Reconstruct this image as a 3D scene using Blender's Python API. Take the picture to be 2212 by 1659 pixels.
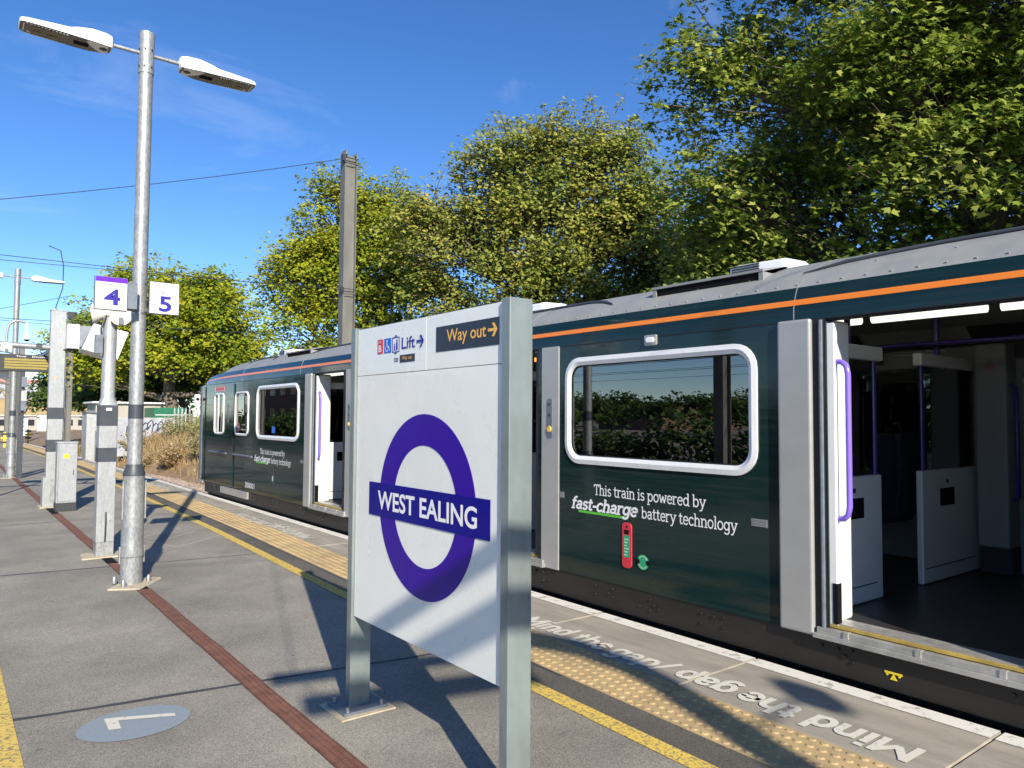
import bpy, math, random
import numpy as np
from mathutils import Matrix, Vector

for o in list(bpy.data.objects):
    bpy.data.objects.remove(o)
scn = bpy.context.scene
COL = scn.collection
R = math.radians

# ------------------------------------------------------------------ camera
PITCH, ROLL, YAW = R(2.625), R(0.371), R(37.647)
fw = Vector((math.sin(YAW) * math.cos(PITCH), math.cos(YAW) * math.cos(PITCH), math.sin(PITCH)))
rt = Vector((math.cos(YAW), -math.sin(YAW), 0))
up = rt.cross(fw)
rt2 = math.cos(ROLL) * rt + math.sin(ROLL) * up
up2 = -math.sin(ROLL) * rt + math.cos(ROLL) * up
cd = bpy.data.cameras.new('camera')
cam = bpy.data.objects.new('camera', cd)
COL.objects.link(cam)
cam.matrix_world = Matrix(((rt2.x, up2.x, -fw.x, 0), (rt2.y, up2.y, -fw.y, 0), (rt2.z, up2.z, -fw.z, 1.6), (0, 0, 0, 1)))
cd.sensor_width = 36
cd.lens = 36 * 1600 / 2212
cd.clip_start = 0.05
cd.clip_end = 6000
scn.camera = cam

# ------------------------------------------------------------------ sky, sun, exposure
SUN_AZ, SUN_EL = R(198), R(29)          # compass bearing of the sun measured from +Y clockwise
sd = Vector((math.sin(SUN_AZ) * math.cos(SUN_EL), math.cos(SUN_AZ) * math.cos(SUN_EL), math.sin(SUN_EL)))
w = bpy.data.worlds.new('World')
scn.world = w
w.use_nodes = True
nt = w.node_tree
bg = nt.nodes['Background']
sky = nt.nodes.new('ShaderNodeTexSky')
sky.sky_type = 'NISHITA'
sky.sun_disc = False
sky.sun_elevation = SUN_EL
sky.sun_rotation = SUN_AZ
sky.altitude = 3000
sky.air_density = 1.0
sky.dust_density = 0.0
sky.ozone_density = 2.0
tc = nt.nodes.new('ShaderNodeTexCoord')
mp = nt.nodes.new('ShaderNodeMapping')
mp.inputs['Rotation'].default_value = (0, 0, R(35))
mp.inputs['Location'].default_value = (-3.28, 1.73, -4.17)
mp.inputs['Scale'].default_value = (1.2, 4.5, 7.0)
nz = nt.nodes.new('ShaderNodeTexNoise')
nz.inputs['Scale'].default_value = 1.7
nz.inputs['Detail'].default_value = 8
nz.inputs['Roughness'].default_value = 0.62
nz.inputs['Distortion'].default_value = 0.6
cr = nt.nodes.new('ShaderNodeValToRGB')
cr.color_ramp.elements[0].position = 0.54
cr.color_ramp.elements[0].color = (0, 0, 0, 1)
cr.color_ramp.elements[1].position = 0.85
cr.color_ramp.elements[1].color = (0.22, 0.22, 0.22, 1)
mx = nt.nodes.new('ShaderNodeMix')
mx.data_type = 'RGBA'
hs = nt.nodes.new('ShaderNodeHueSaturation')
hs.inputs['Saturation'].default_value = 1.25
hs.inputs['Hue'].default_value = 0.507
hs.inputs['Value'].default_value = 1.06
nt.links.new(tc.outputs['Generated'], mp.inputs['Vector'])
nt.links.new(mp.outputs['Vector'], nz.inputs['Vector'])
nt.links.new(nz.outputs['Fac'], cr.inputs['Fac'])
nt.links.new(cr.outputs['Color'], mx.inputs[0])
nt.links.new(sky.outputs['Color'], hs.inputs['Color'])
nt.links.new(hs.outputs['Color'], mx.inputs[6])
mx.inputs[7].default_value = (5.6, 6.2, 7.0, 1)
nt.links.new(mx.outputs[2], bg.inputs['Color'])
bg.inputs['Strength'].default_value = 0.12

sl = bpy.data.lights.new('sun', 'SUN')
sl.energy = 4.6
sl.angle = R(0.53)
sl.color = (1.0, 0.925, 0.80)
sun = bpy.data.objects.new('sun', sl)
COL.objects.link(sun)
sun.rotation_euler = sd.to_track_quat('Z', 'Y').to_euler()
scn.view_settings.view_transform = 'Standard'
scn.view_settings.look = 'None'
scn.view_settings.exposure = 0.70
scn.cycles.use_adaptive_sampling = True
scn.cycles.adaptive_threshold = 0.02
scn.cycles.max_bounces = 6
scn.cycles.diffuse_bounces = 3
scn.cycles.glossy_bounces = 3
scn.cycles.transmission_bounces = 3
scn.cycles.transparent_max_bounces = 8
scn.view_settings.gamma = 1
scn.view_settings.use_curve_mapping = False

# ------------------------------------------------------------------ helpers
rnd = random.Random(7)


class MB:
    """collects shapes, in world coordinates, for ONE mesh object"""

    def __init__(s):
        s.v, s.f = [], []

    def add(s, vs, fs):
        b = len(s.v)
        s.v += [tuple(p) for p in vs]
        s.f += [tuple(i + b for i in f) for f in fs]
        return s

    def box(s, x0, x1, y0, y1, z0, z1):
        x0, x1 = min(x0, x1), max(x0, x1)
        y0, y1 = min(y0, y1), max(y0, y1)
        z0, z1 = min(z0, z1), max(z0, z1)
        return s.add([(x0, y0, z0), (x1, y0, z0), (x1, y1, z0), (x0, y1, z0), (x0, y0, z1), (x1, y0, z1), (x1, y1, z1), (x0, y1, z1)],
                     [(0, 3, 2, 1), (4, 5, 6, 7), (0, 1, 5, 4), (1, 2, 6, 5), (2, 3, 7, 6), (3, 0, 4, 7)])

    def loft(s, rings, caps=True, closed=False):
        n = len(rings[0])
        vs = [p for r in rings for p in r]
        fs = []
        m = len(rings)
        for k in range(m if closed else m - 1):
            a, b = k * n, ((k + 1) % m) * n
            for i in range(n):
                j = (i + 1) % n
                fs.append((a + i, a + j, b + j, b + i))
        if caps and not closed:
            fs.append(tuple(range(n - 1, -1, -1)))
            fs.append(tuple(range((m - 1) * n, m * n)))
        return s.add(vs, fs)

    def tube(s, pts, r, n=8, caps=True):
        pts = [Vector(p) for p in pts]
        rr = [float(q) for q in (r if isinstance(r, (list, tuple)) else [r] * len(pts))]
        rings = []
        prev = None
        for i, p in enumerate(pts):
            d = (pts[min(i + 1, len(pts) - 1)] - pts[max(i - 1, 0)]).normalized()
            if prev is None:
                a = d.orthogonal().normalized()
            else:
                a = (prev - d * prev.dot(d))
                a = a.normalized() if a.length > 1e-6 else d.orthogonal().normalized()
            prev = a
            b = d.cross(a)
            rings.append([p + rr[i] * (math.cos(2 * math.pi * k / n) * a + math.sin(2 * math.pi * k / n) * b) for k in range(n)])
        return s.loft(rings, caps)

    def lathe(s, cx, cy, prof, n=24, caps=True):
        rings = [[(cx + r * math.cos(2 * math.pi * k / n), cy + r * math.sin(2 * math.pi * k / n), z) for k in range(n)] for r, z in prof]
        return s.loft(rings, caps)

    def prism(s, poly, fn, t0, t1):
        """poly of (a,b) ; fn(a,b,t) -> point"""
        return s.loft([[fn(a, b, t0) for a, b in poly], [fn(a, b, t1) for a, b in poly]])

    def build(s, name, m, parent=None, smooth=False, bevel=0, bseg=2, kind=None):
        me = bpy.data.meshes.new(name)
        me.from_pydata(s.v, [], s.f)
        me.update()
        o = bpy.data.objects.new(name, me)
        COL.objects.link(o)
        if m is not None:
            me.materials.append(m)
        if smooth:
            smooth_mesh(me, smooth if smooth is not True else 40)
        if parent is not None:
            attach(o, parent)
        if bevel:
            b = o.modifiers.new('bevel', 'BEVEL')
            b.width = bevel
            b.segments = bseg
            b.limit_method = 'ANGLE'
            b.angle_limit = R(35)
        if kind:
            o['kind'] = kind
        return o


def smooth_mesh(me, ang=40):
    import bmesh
    bm = bmesh.new()
    bm.from_mesh(me)
    bmesh.ops.recalc_face_normals(bm, faces=bm.faces)
    for f in bm.faces:
        f.smooth = True
    for e in bm.edges:
        e.smooth = not (len(e.link_faces) == 2 and e.calc_face_angle(0) > R(ang))
    bm.to_mesh(me)
    bm.free()


def wloc(p):
    # world matrices of things built here are pure translations of top-level roots
    m = p.matrix_basis.copy()
    q = p
    while q.parent is not None:
        m = q.parent.matrix_basis @ q.matrix_parent_inverse @ m
        q = q.parent
    return m


def attach(o, parent):
    o.parent = parent
    o.matrix_parent_inverse = wloc(parent).inverted()


def tag(o, label, cat, group=None):
    o['label'] = label
    o['category'] = cat
    if group:
        o['group'] = group
    return o


def thing(name, label, cat, loc, group=None):
    o = bpy.data.objects.new(name, None)
    COL.objects.link(o)
    o.location = loc
    o.empty_display_size = 0.2
    return tag(o, label, cat, group)


def struct(o):
    o['kind'] = 'structure'
    return o


def copy_tree(o, parent=None):
    c = o.copy()
    COL.objects.link(c)
    if parent is not None:
        c.parent = parent
    for ch in list(o.children):
        copy_tree(ch, c)
    return c


def inst(src, loc, rz=0, parent=None, name=None):
    c = src.copy()
    COL.objects.link(c)
    c.location = loc
    c.rotation_euler = (0, 0, rz)
    if parent is not None:
        c.parent = parent
        c.matrix_parent_inverse = wloc(parent).inverted()
    return c


def rrect(w_, h_, r, n=5):
    """rounded rectangle outline centred on 0, counter-clockwise"""
    pts = []
    for cx, cy, a0 in ((w_ / 2 - r, h_ / 2 - r, 0), (-w_ / 2 + r, h_ / 2 - r, 90), (-w_ / 2 + r, -h_ / 2 + r, 180), (w_ / 2 - r, -h_ / 2 + r, 270)):
        for k in range(n + 1):
            a = R(a0 + 90 * k / n)
            pts.append((cx + r * math.cos(a), cy + r * math.sin(a)))
    return pts


def plane_fn(o, xd, yd):
    o, xd, yd = Vector(o), Vector(xd).normalized(), Vector(yd).normalized()
    nd = xd.cross(yd)
    return lambda a, b, t=0.0: o + xd * a + yd * b + nd * t


def text_part(name, s, fn, x, y, wd, ht, m, parent, bold=0.0, shear=0.0, lift=0.002, serif=False):
    """flat lettering fitted to a wd x ht box whose lower left corner is (x, y) in the plane fn"""
    cu = bpy.data.curves.new(name, 'FONT')
    cu.body = s
    cu.size = 1
    cu.offset = bold
    cu.shear = shear
    cu.resolution_u = 4
    to = bpy.data.objects.new('tmp_text', cu)
    COL.objects.link(to)
    dg = bpy.context.evaluated_depsgraph_get()
    me = bpy.data.meshes.new_from_object(to.evaluated_get(dg))
    bpy.data.objects.remove(to)
    vs = np.array([v.co[:2] for v in me.vertices])
    lo, hi = vs.min(0), vs.max(0)
    sx = wd / (hi[0] - lo[0])
    sy = (ht / (hi[1] - lo[1])) if ht else sx
    P3 = [fn(x + (a - lo[0]) * sx, y + (b - lo[1]) * sy, lift) for a, b in vs]
    polys = [tuple(p.vertices) for p in me.polygons]
    bpy.data.meshes.remove(me)
    bpy.data.curves.remove(cu)
    # one mesh per word: start a new one at every gap wider than a letter space
    sk = vs[:, 0] - shear * vs[:, 1]
    ext = sorted((min(sk[i] for i in p), max(sk[i] for i in p), p) for p in polys)
    words, right = [], None
    for a, b, p in ext:
        if right is None or a - right > 0.14:
            words.append([])
            right = b
        words[-1].append(p)
        right = max(right, b)
    for wd_ in words:
        idx = sorted(set(i for p in wd_ for i in p))
        mp_ = {k: n for n, k in enumerate(idx)}
        o = MB().add([P3[i] for i in idx], [tuple(mp_[i] for i in p) for p in wd_]).build(name, m, parent)
    return o


def slab(fn, x0, x1, y0, y1, t0, t1, mb=None):
    mb = mb or MB()
    return mb.prism([(x0, y0), (x1, y0), (x1, y1), (x0, y1)], fn, t0, t1)


# ------------------------------------------------------------------ materials
def nodes(name):
    m = bpy.data.materials.new(name)
    m.use_nodes = True
    return m, m.node_tree, m.node_tree.nodes['Principled BSDF']


def mat(name, col, rough=0.5, metal=0.0, var=0.0, scale=6.0, bump=0.0, bscale=60.0, coat=0.0, stretch=(1, 1, 1), dirt=None, dirt_amt=0.0, dirt_scale=2.0, emit=0.0, spec=0.5, detail=5):
    m, t, b = nodes(name)
    b.inputs['Roughness'].default_value = rough
    b.inputs['Metallic'].default_value = metal
    b.inputs['Base Color'].default_value = (*col, 1)
    b.inputs['Coat Weight'].default_value = coat
    b.inputs['Coat Roughness'].default_value = 0.04
    b.inputs['Specular IOR Level'].default_value = spec
    if emit:
        b.inputs['Emission Color'].default_value = (*col, 1)
        b.inputs['Emission Strength'].default_value = emit
    if var or bump or dirt:
        g = t.nodes.new('ShaderNodeNewGeometry')
        mpn = t.nodes.new('ShaderNodeMapping')
        mpn.inputs['Scale'].default_value = stretch
        t.links.new(g.outputs['Position'], mpn.inputs['Vector'])
        src = None
        if var:
            n1 = t.nodes.new('ShaderNodeTexNoise')
            n1.inputs['Scale'].default_value = scale
            n1.inputs['Detail'].default_value = detail
            n1.inputs['Roughness'].default_value = 0.65
            t.links.new(mpn.outputs['Vector'], n1.inputs['Vector'])
            r1 = t.nodes.new('ShaderNodeValToRGB')
            r1.color_ramp.elements[0].position = 0.3
            r1.color_ramp.elements[1].position = 0.7
            r1.color_ramp.elements[0].color = (*[max(0, c * (1 - var)) for c in col], 1)
            r1.color_ramp.elements[1].color = (*[min(1, c * (1 + var)) for c in col], 1)
            t.links.new(n1.outputs['Fac'], r1.inputs['Fac'])
            src = r1.outputs['Color']
            rr = t.nodes.new('ShaderNodeMapRange')
            rr.inputs[3].default_value = max(0.02, rough - 0.12 * (1 if rough > .2 else .3))
            rr.inputs[4].default_value = min(1, rough + 0.12 * (1 if rough > .2 else .3))
            t.links.new(n1.outputs['Fac'], rr.inputs[0])
            t.links.new(rr.outputs[0], b.inputs['Roughness'])
        if dirt:
            n2 = t.nodes.new('ShaderNodeTexNoise')
            n2.inputs['Scale'].default_value = dirt_scale
            n2.inputs['Detail'].default_value = 7
            n2.inputs['Roughness'].default_value = 0.7
            t.links.new(mpn.outputs['Vector'], n2.inputs['Vector'])
            r2 = t.nodes.new('ShaderNodeMapRange')
            r2.inputs[1].default_value = 0.45
            r2.inputs[2].default_value = 0.75
            r2.inputs[4].default_value = dirt_amt
            t.links.new(n2.outputs['Fac'], r2.inputs[0])
            mm = t.nodes.new('ShaderNodeMix')
            mm.data_type = 'RGBA'
            t.links.new(r2.outputs[0], mm.inputs[0])
            if src:
                t.links.new(src, mm.inputs[6])
            else:
                mm.inputs[6].default_value = (*col, 1)
            mm.inputs[7].default_value = (*dirt, 1)
            src = mm.outputs[2]
        if src:
            t.links.new(src, b.inputs['Base Color'])
        if bump:
            n3 = t.nodes.new('ShaderNodeTexNoise')
            n3.inputs['Scale'].default_value = bscale
            n3.inputs['Detail'].default_value = 4
            t.links.new(mpn.outputs['Vector'], n3.inputs['Vector'])
            bp = t.nodes.new('ShaderNodeBump')
            bp.inputs['Strength'].default_value = bump
            bp.inputs['Distance'].default_value = 0.02
            t.links.new(n3.outputs['Fac'], bp.inputs['Height'])
            t.links.new(bp.outputs['Normal'], b.inputs['Normal'])
    return m


def galv_mat(name, col=(0.33, 0.335, 0.33), metal=0.45, c0=0.78, c1=1.27):
    """spangled galvanised steel"""
    m, t, b = nodes(name)
    g = t.nodes.new('ShaderNodeNewGeometry')
    v = t.nodes.new('ShaderNodeTexVoronoi')
    v.inputs['Scale'].default_value = 55
    n = t.nodes.new('ShaderNodeTexNoise')
    n.inputs['Scale'].default_value = 14
    n.inputs['Detail'].default_value = 6
    n.inputs['Roughness'].default_value = 0.7
    mp_ = t.nodes.new('ShaderNodeMapping')
    mp_.inputs['Scale'].default_value = (1, 1, 0.45)
    t.links.new(g.outputs['Position'], mp_.inputs['Vector'])
    t.links.new(mp_.outputs['Vector'], n.inputs['Vector'])
    t.links.new(mp_.outputs['Vector'], v.inputs['Vector'])
    mx_ = t.nodes.new('ShaderNodeMix')
    mx_.inputs[0].default_value = 0.38
    t.links.new(n.outputs['Fac'], mx_.inputs[2])
    t.links.new(v.outputs['Distance'], mx_.inputs[3])
    cr_ = t.nodes.new('ShaderNodeValToRGB')
    cr_.color_ramp.elements[0].position = 0.34
    cr_.color_ramp.elements[1].position = 0.66
    cr_.color_ramp.elements[0].color = (*[c * c0 for c in col], 1)
    cr_.color_ramp.elements[1].color = (*[min(1, c * c1) for c in col], 1)
    t.links.new(mx_.outputs[0], cr_.inputs['Fac'])
    t.links.new(cr_.outputs['Color'], b.inputs['Base Color'])
    b.inputs['Metallic'].default_value = metal
    rr = t.nodes.new('ShaderNodeMapRange')
    rr.inputs[3].default_value = 0.34
    rr.inputs[4].default_value = 0.6
    t.links.new(n.outputs['Fac'], rr.inputs[0])
    t.links.new(rr.outputs[0], b.inputs['Roughness'])
    return m


def asphalt_mat(name='asphalt', k=1.0):
    m, t, b = nodes(name)
    g = t.nodes.new('ShaderNodeNewGeometry')
    P = g.outputs['Position']

    def noise(sc, det=3, ro=0.6):
        n = t.nodes.new('ShaderNodeTexNoise')
        n.inputs['Scale'].default_value = sc
        n.inputs['Detail'].default_value = det
        n.inputs['Roughness'].default_value = ro
        t.links.new(P, n.inputs['Vector'])
        return n.outputs['Fac']
    v = t.nodes.new('ShaderNodeTexVoronoi')
    v.inputs['Scale'].default_value = 230
    t.links.new(P, v.inputs['Vector'])
    cr_ = t.nodes.new('ShaderNodeValToRGB')
    e = cr_.color_ramp.elements
    e[0].position, e[0].color = 0.0, (0.155, 0.14, 0.113, 1)
    e[1].position, e[1].color = 1.0, (0.39, 0.357, 0.292, 1)
    x = e.new(0.5)
    x.color = (0.262, 0.237, 0.19, 1)
    sep = t.nodes.new('ShaderNodeSeparateColor')
    t.links.new(v.outputs['Color'], sep.inputs[0])
    t.links.new(sep.outputs[0], cr_.inputs['Fac'])
    # broad worn / trodden patches
    mr = t.nodes.new('ShaderNodeMapRange')
    mr.inputs[1].default_value = 0.36
    mr.inputs[2].default_value = 0.66
    mr.inputs[3].default_value = 0.78 * k
    mr.inputs[4].default_value = 1.22 * k
    t.links.new(noise(0.9, 6, 0.62), mr.inputs[0])
    mm = t.nodes.new('ShaderNodeMix')
    mm.data_type = 'RGBA'
    mm.blend_type = 'MULTIPLY'
    mm.inputs[0].default_value = 1
    t.links.new(cr_.outputs['Color'], mm.inputs[6])
    t.links.new(mr.outputs[0], mm.inputs[7])
    # dark spots (gum, oil)
    m2 = t.nodes.new('ShaderNodeMapRange')
    m2.inputs[1].default_value = 0.70
    m2.inputs[2].default_value = 0.78
    m2.inputs[3].default_value = 1.0
    m2.inputs[4].default_value = 0.55
    t.links.new(noise(7, 3, 0.5), m2.inputs[0])
    m3 = t.nodes.new('ShaderNodeMix')
    m3.data_type = 'RGBA'
    m3.blend_type = 'MULTIPLY'
    m3.inputs[0].default_value = 1
    t.links.new(mm.outputs[2], m3.inputs[6])
    t.links.new(m2.outputs[0], m3.inputs[7])
    # trodden gum and small stains
    vg = t.nodes.new('ShaderNodeTexVoronoi')
    vg.inputs['Scale'].default_value = 2.6
    t.links.new(P, vg.inputs['Vector'])
    ms = t.nodes.new('ShaderNodeMapRange')
    ms.inputs[1].default_value = 0.035
    ms.inputs[2].default_value = 0.055
    ms.inputs[3].default_value = 0.62
    ms.inputs[4].default_value = 1.0
    t.links.new(vg.outputs['Distance'], ms.inputs[0])
    m4 = t.nodes.new('ShaderNodeMix')
    m4.data_type = 'RGBA'
    m4.blend_type = 'MULTIPLY'
    m4.inputs[0].default_value = 1
    t.links.new(m3.outputs[2], m4.inputs[6])
    t.links.new(ms.outputs[0], m4.inputs[7])
    t.links.new(m4.outputs[2], b.inputs['Base Color'])
    b.inputs['Roughness'].default_value = 0.85
    bp = t.nodes.new('ShaderNodeBump')
    bp.inputs['Strength'].default_value = 0.6
    bp.inputs['Distance'].default_value = 0.004
    t.links.new(v.outputs['Distance'], bp.inputs['Height'])
    t.links.new(bp.outputs['Normal'], b.inputs['Normal'])
    return m


def worn_paint(name, col, under, amt=0.5, scale=45):
    """road paint worn through to what lies under it"""
    m, t, b = nodes(name)
    g = t.nodes.new('ShaderNodeNewGeometry')
    n = t.nodes.new('ShaderNodeTexNoise')
    n.inputs['Scale'].default_value = scale
    n.inputs['Detail'].default_value = 5
    n.inputs['Roughness'].default_value = 0.75
    t.links.new(g.outputs['Position'], n.inputs['Vector'])
    r_ = t.nodes.new('ShaderNodeMapRange')
    r_.inputs[1].default_value = 0.62 - 0.2 * amt
    r_.inputs[2].default_value = 0.70 - 0.2 * amt
    t.links.new(n.outputs['Fac'], r_.inputs[0])
    mm = t.nodes.new('ShaderNodeMix')
    mm.data_type = 'RGBA'
    t.links.new(r_.outputs[0], mm.inputs[0])
    mm.inputs[6].default_value = (*col, 1)
    mm.inputs[7].default_value = (*under, 1)
    t.links.new(mm.outputs[2], b.inputs['Base Color'])
    b.inputs['Roughness'].default_value = 0.75
    return m


def leaf_mat(name, cols, trans=0.35):
    m, t, b = nodes(name)
    g = t.nodes.new('ShaderNodeNewGeometry')
    cr_ = t.nodes.new('ShaderNodeValToRGB')
    e = cr_.color_ramp.elements
    e[0].color = (*cols[0], 1)
    e[1].color = (*cols[-1], 1)
    for i, c in enumerate(cols[1:-1]):
        x = e.new((i + 1) / (len(cols) - 1))
        x.color = (*c, 1)
    n = t.nodes.new('ShaderNodeTexNoise')
    n.inputs['Scale'].default_value = 0.55
    n.inputs['Detail'].default_value = 3
    t.links.new(g.outputs['Position'], n.inputs['Vector'])
    ma = t.nodes.new('ShaderNodeMath')
    ma.operation = 'MULTIPLY_ADD'
    ma.inputs[1].default_value = 0.55
    mb_ = t.nodes.new('ShaderNodeMath')
    mb_.operation = 'MULTIPLY_ADD'
    mb_.inputs[1].default_value = 1.3
    mb_.inputs[2].default_value = -0.42
    t.links.new(n.outputs['Fac'], mb_.inputs[0])
    t.links.new(g.outputs['Random Per Island'], ma.inputs[0])
    t.links.new(mb_.outputs[0], ma.inputs[2])
    t.links.new(ma.outputs[0], cr_.inputs['Fac'])
    t.links.new(cr_.outputs['Color'], b.inputs['Base Color'])
    b.inputs['Roughness'].default_value = 0.45
    b.inputs['Specular IOR Level'].default_value = 0.35
    tr = t.nodes.new('ShaderNodeBsdfTranslucent')
    t.links.new(cr_.outputs['Color'], tr.inputs['Color'])
    ms = t.nodes.new('ShaderNodeMixShader')
    ms.inputs[0].default_value = trans
    t.links.new(b.outputs[0], ms.inputs[1])
    t.links.new(tr.outputs[0], ms.inputs[2])
    t.links.new(ms.outputs[0], t.nodes['Material Output'].inputs['Surface'])
    return m


def glass_mat(name, tint=(0.22, 0.25, 0.25), refl=1.0, rough=0.0):
    m, t, b = nodes(name)
    t.nodes.remove(b)
    tr = t.nodes.new('ShaderNodeBsdfTransparent')
    tr.inputs['Color'].default_value = (*tint, 1)
    gl = t.nodes.new('ShaderNodeBsdfGlossy')
    gl.inputs['Roughness'].default_value = rough
    gl.inputs['Color'].default_value = (refl, refl, refl, 1)
    fr = t.nodes.new('ShaderNodeFresnel')
    fr.inputs['IOR'].default_value = 2.5
    ms = t.nodes.new('ShaderNodeMixShader')
    t.links.new(fr.outputs[0], ms.inputs[0])
    t.links.new(tr.outputs[0], ms.inputs[1])
    t.links.new(gl.outputs[0], ms.inputs[2])
    t.links.new(ms.outputs[0], t.nodes['Material Output'].inputs['Surface'])
    return m


def paint_mat(name, col, rough=0.1, dust=(0.09, 0.08, 0.065), dust_amt=0.10):
    """glossy carriage paint with horizontal wash streaks and a little waviness"""
    m, t, b = nodes(name)
    g = t.nodes.new('ShaderNodeNewGeometry')
    mpn = t.nodes.new('ShaderNodeMapping')
    mpn.inputs['Scale'].default_value = (1, 0.35, 14)
    t.links.new(g.outputs['Position'], mpn.inputs['Vector'])
    n = t.nodes.new('ShaderNodeTexNoise')
    n.inputs['Scale'].default_value = 3
    n.inputs['Detail'].default_value = 8
    n.inputs['Roughness'].default_value = 0.75
    t.links.new(mpn.outputs['Vector'], n.inputs['Vector'])
    r_ = t.nodes.new('ShaderNodeMapRange')
    r_.inputs[1].default_value = 0.48
    r_.inputs[2].default_value = 0.8
    r_.inputs[4].default_value = dust_amt
    t.links.new(n.outputs['Fac'], r_.inputs[0])
    mm = t.nodes.new('ShaderNodeMix')
    mm.data_type = 'RGBA'
    t.links.new(r_.outputs[0], mm.inputs[0])
    mm.inputs[6].default_value = (*col, 1)
    mm.inputs[7].default_value = (*dust, 1)
    t.links.new(mm.outputs[2], b.inputs['Base Color'])
    r2 = t.nodes.new('ShaderNodeMapRange')
    r2.inputs[1].default_value = 0.4
    r2.inputs[2].default_value = 0.75
    r2.inputs[3].default_value = rough
    r2.inputs[4].default_value = rough + 0.18
    t.links.new(n.outputs['Fac'], r2.inputs[0])
    t.links.new(r2.outputs[0], b.inputs['Roughness'])
    b.inputs['Specular IOR Level'].default_value = 0.5
    n2 = t.nodes.new('ShaderNodeTexNoise')
    n2.inputs['Scale'].default_value = 1.8
    n2.inputs['Detail'].default_value = 2
    t.links.new(g.outputs['Position'], n2.inputs['Vector'])
    bp = t.nodes.new('ShaderNodeBump')
    bp.inputs['Strength'].default_value = 0.10
    bp.inputs['Distance'].default_value = 0.02
    t.links.new(n2.outputs['Fac'], bp.inputs['Height'])
    t.links.new(bp.outputs['Normal'], b.inputs['Normal'])
    return m


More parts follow.
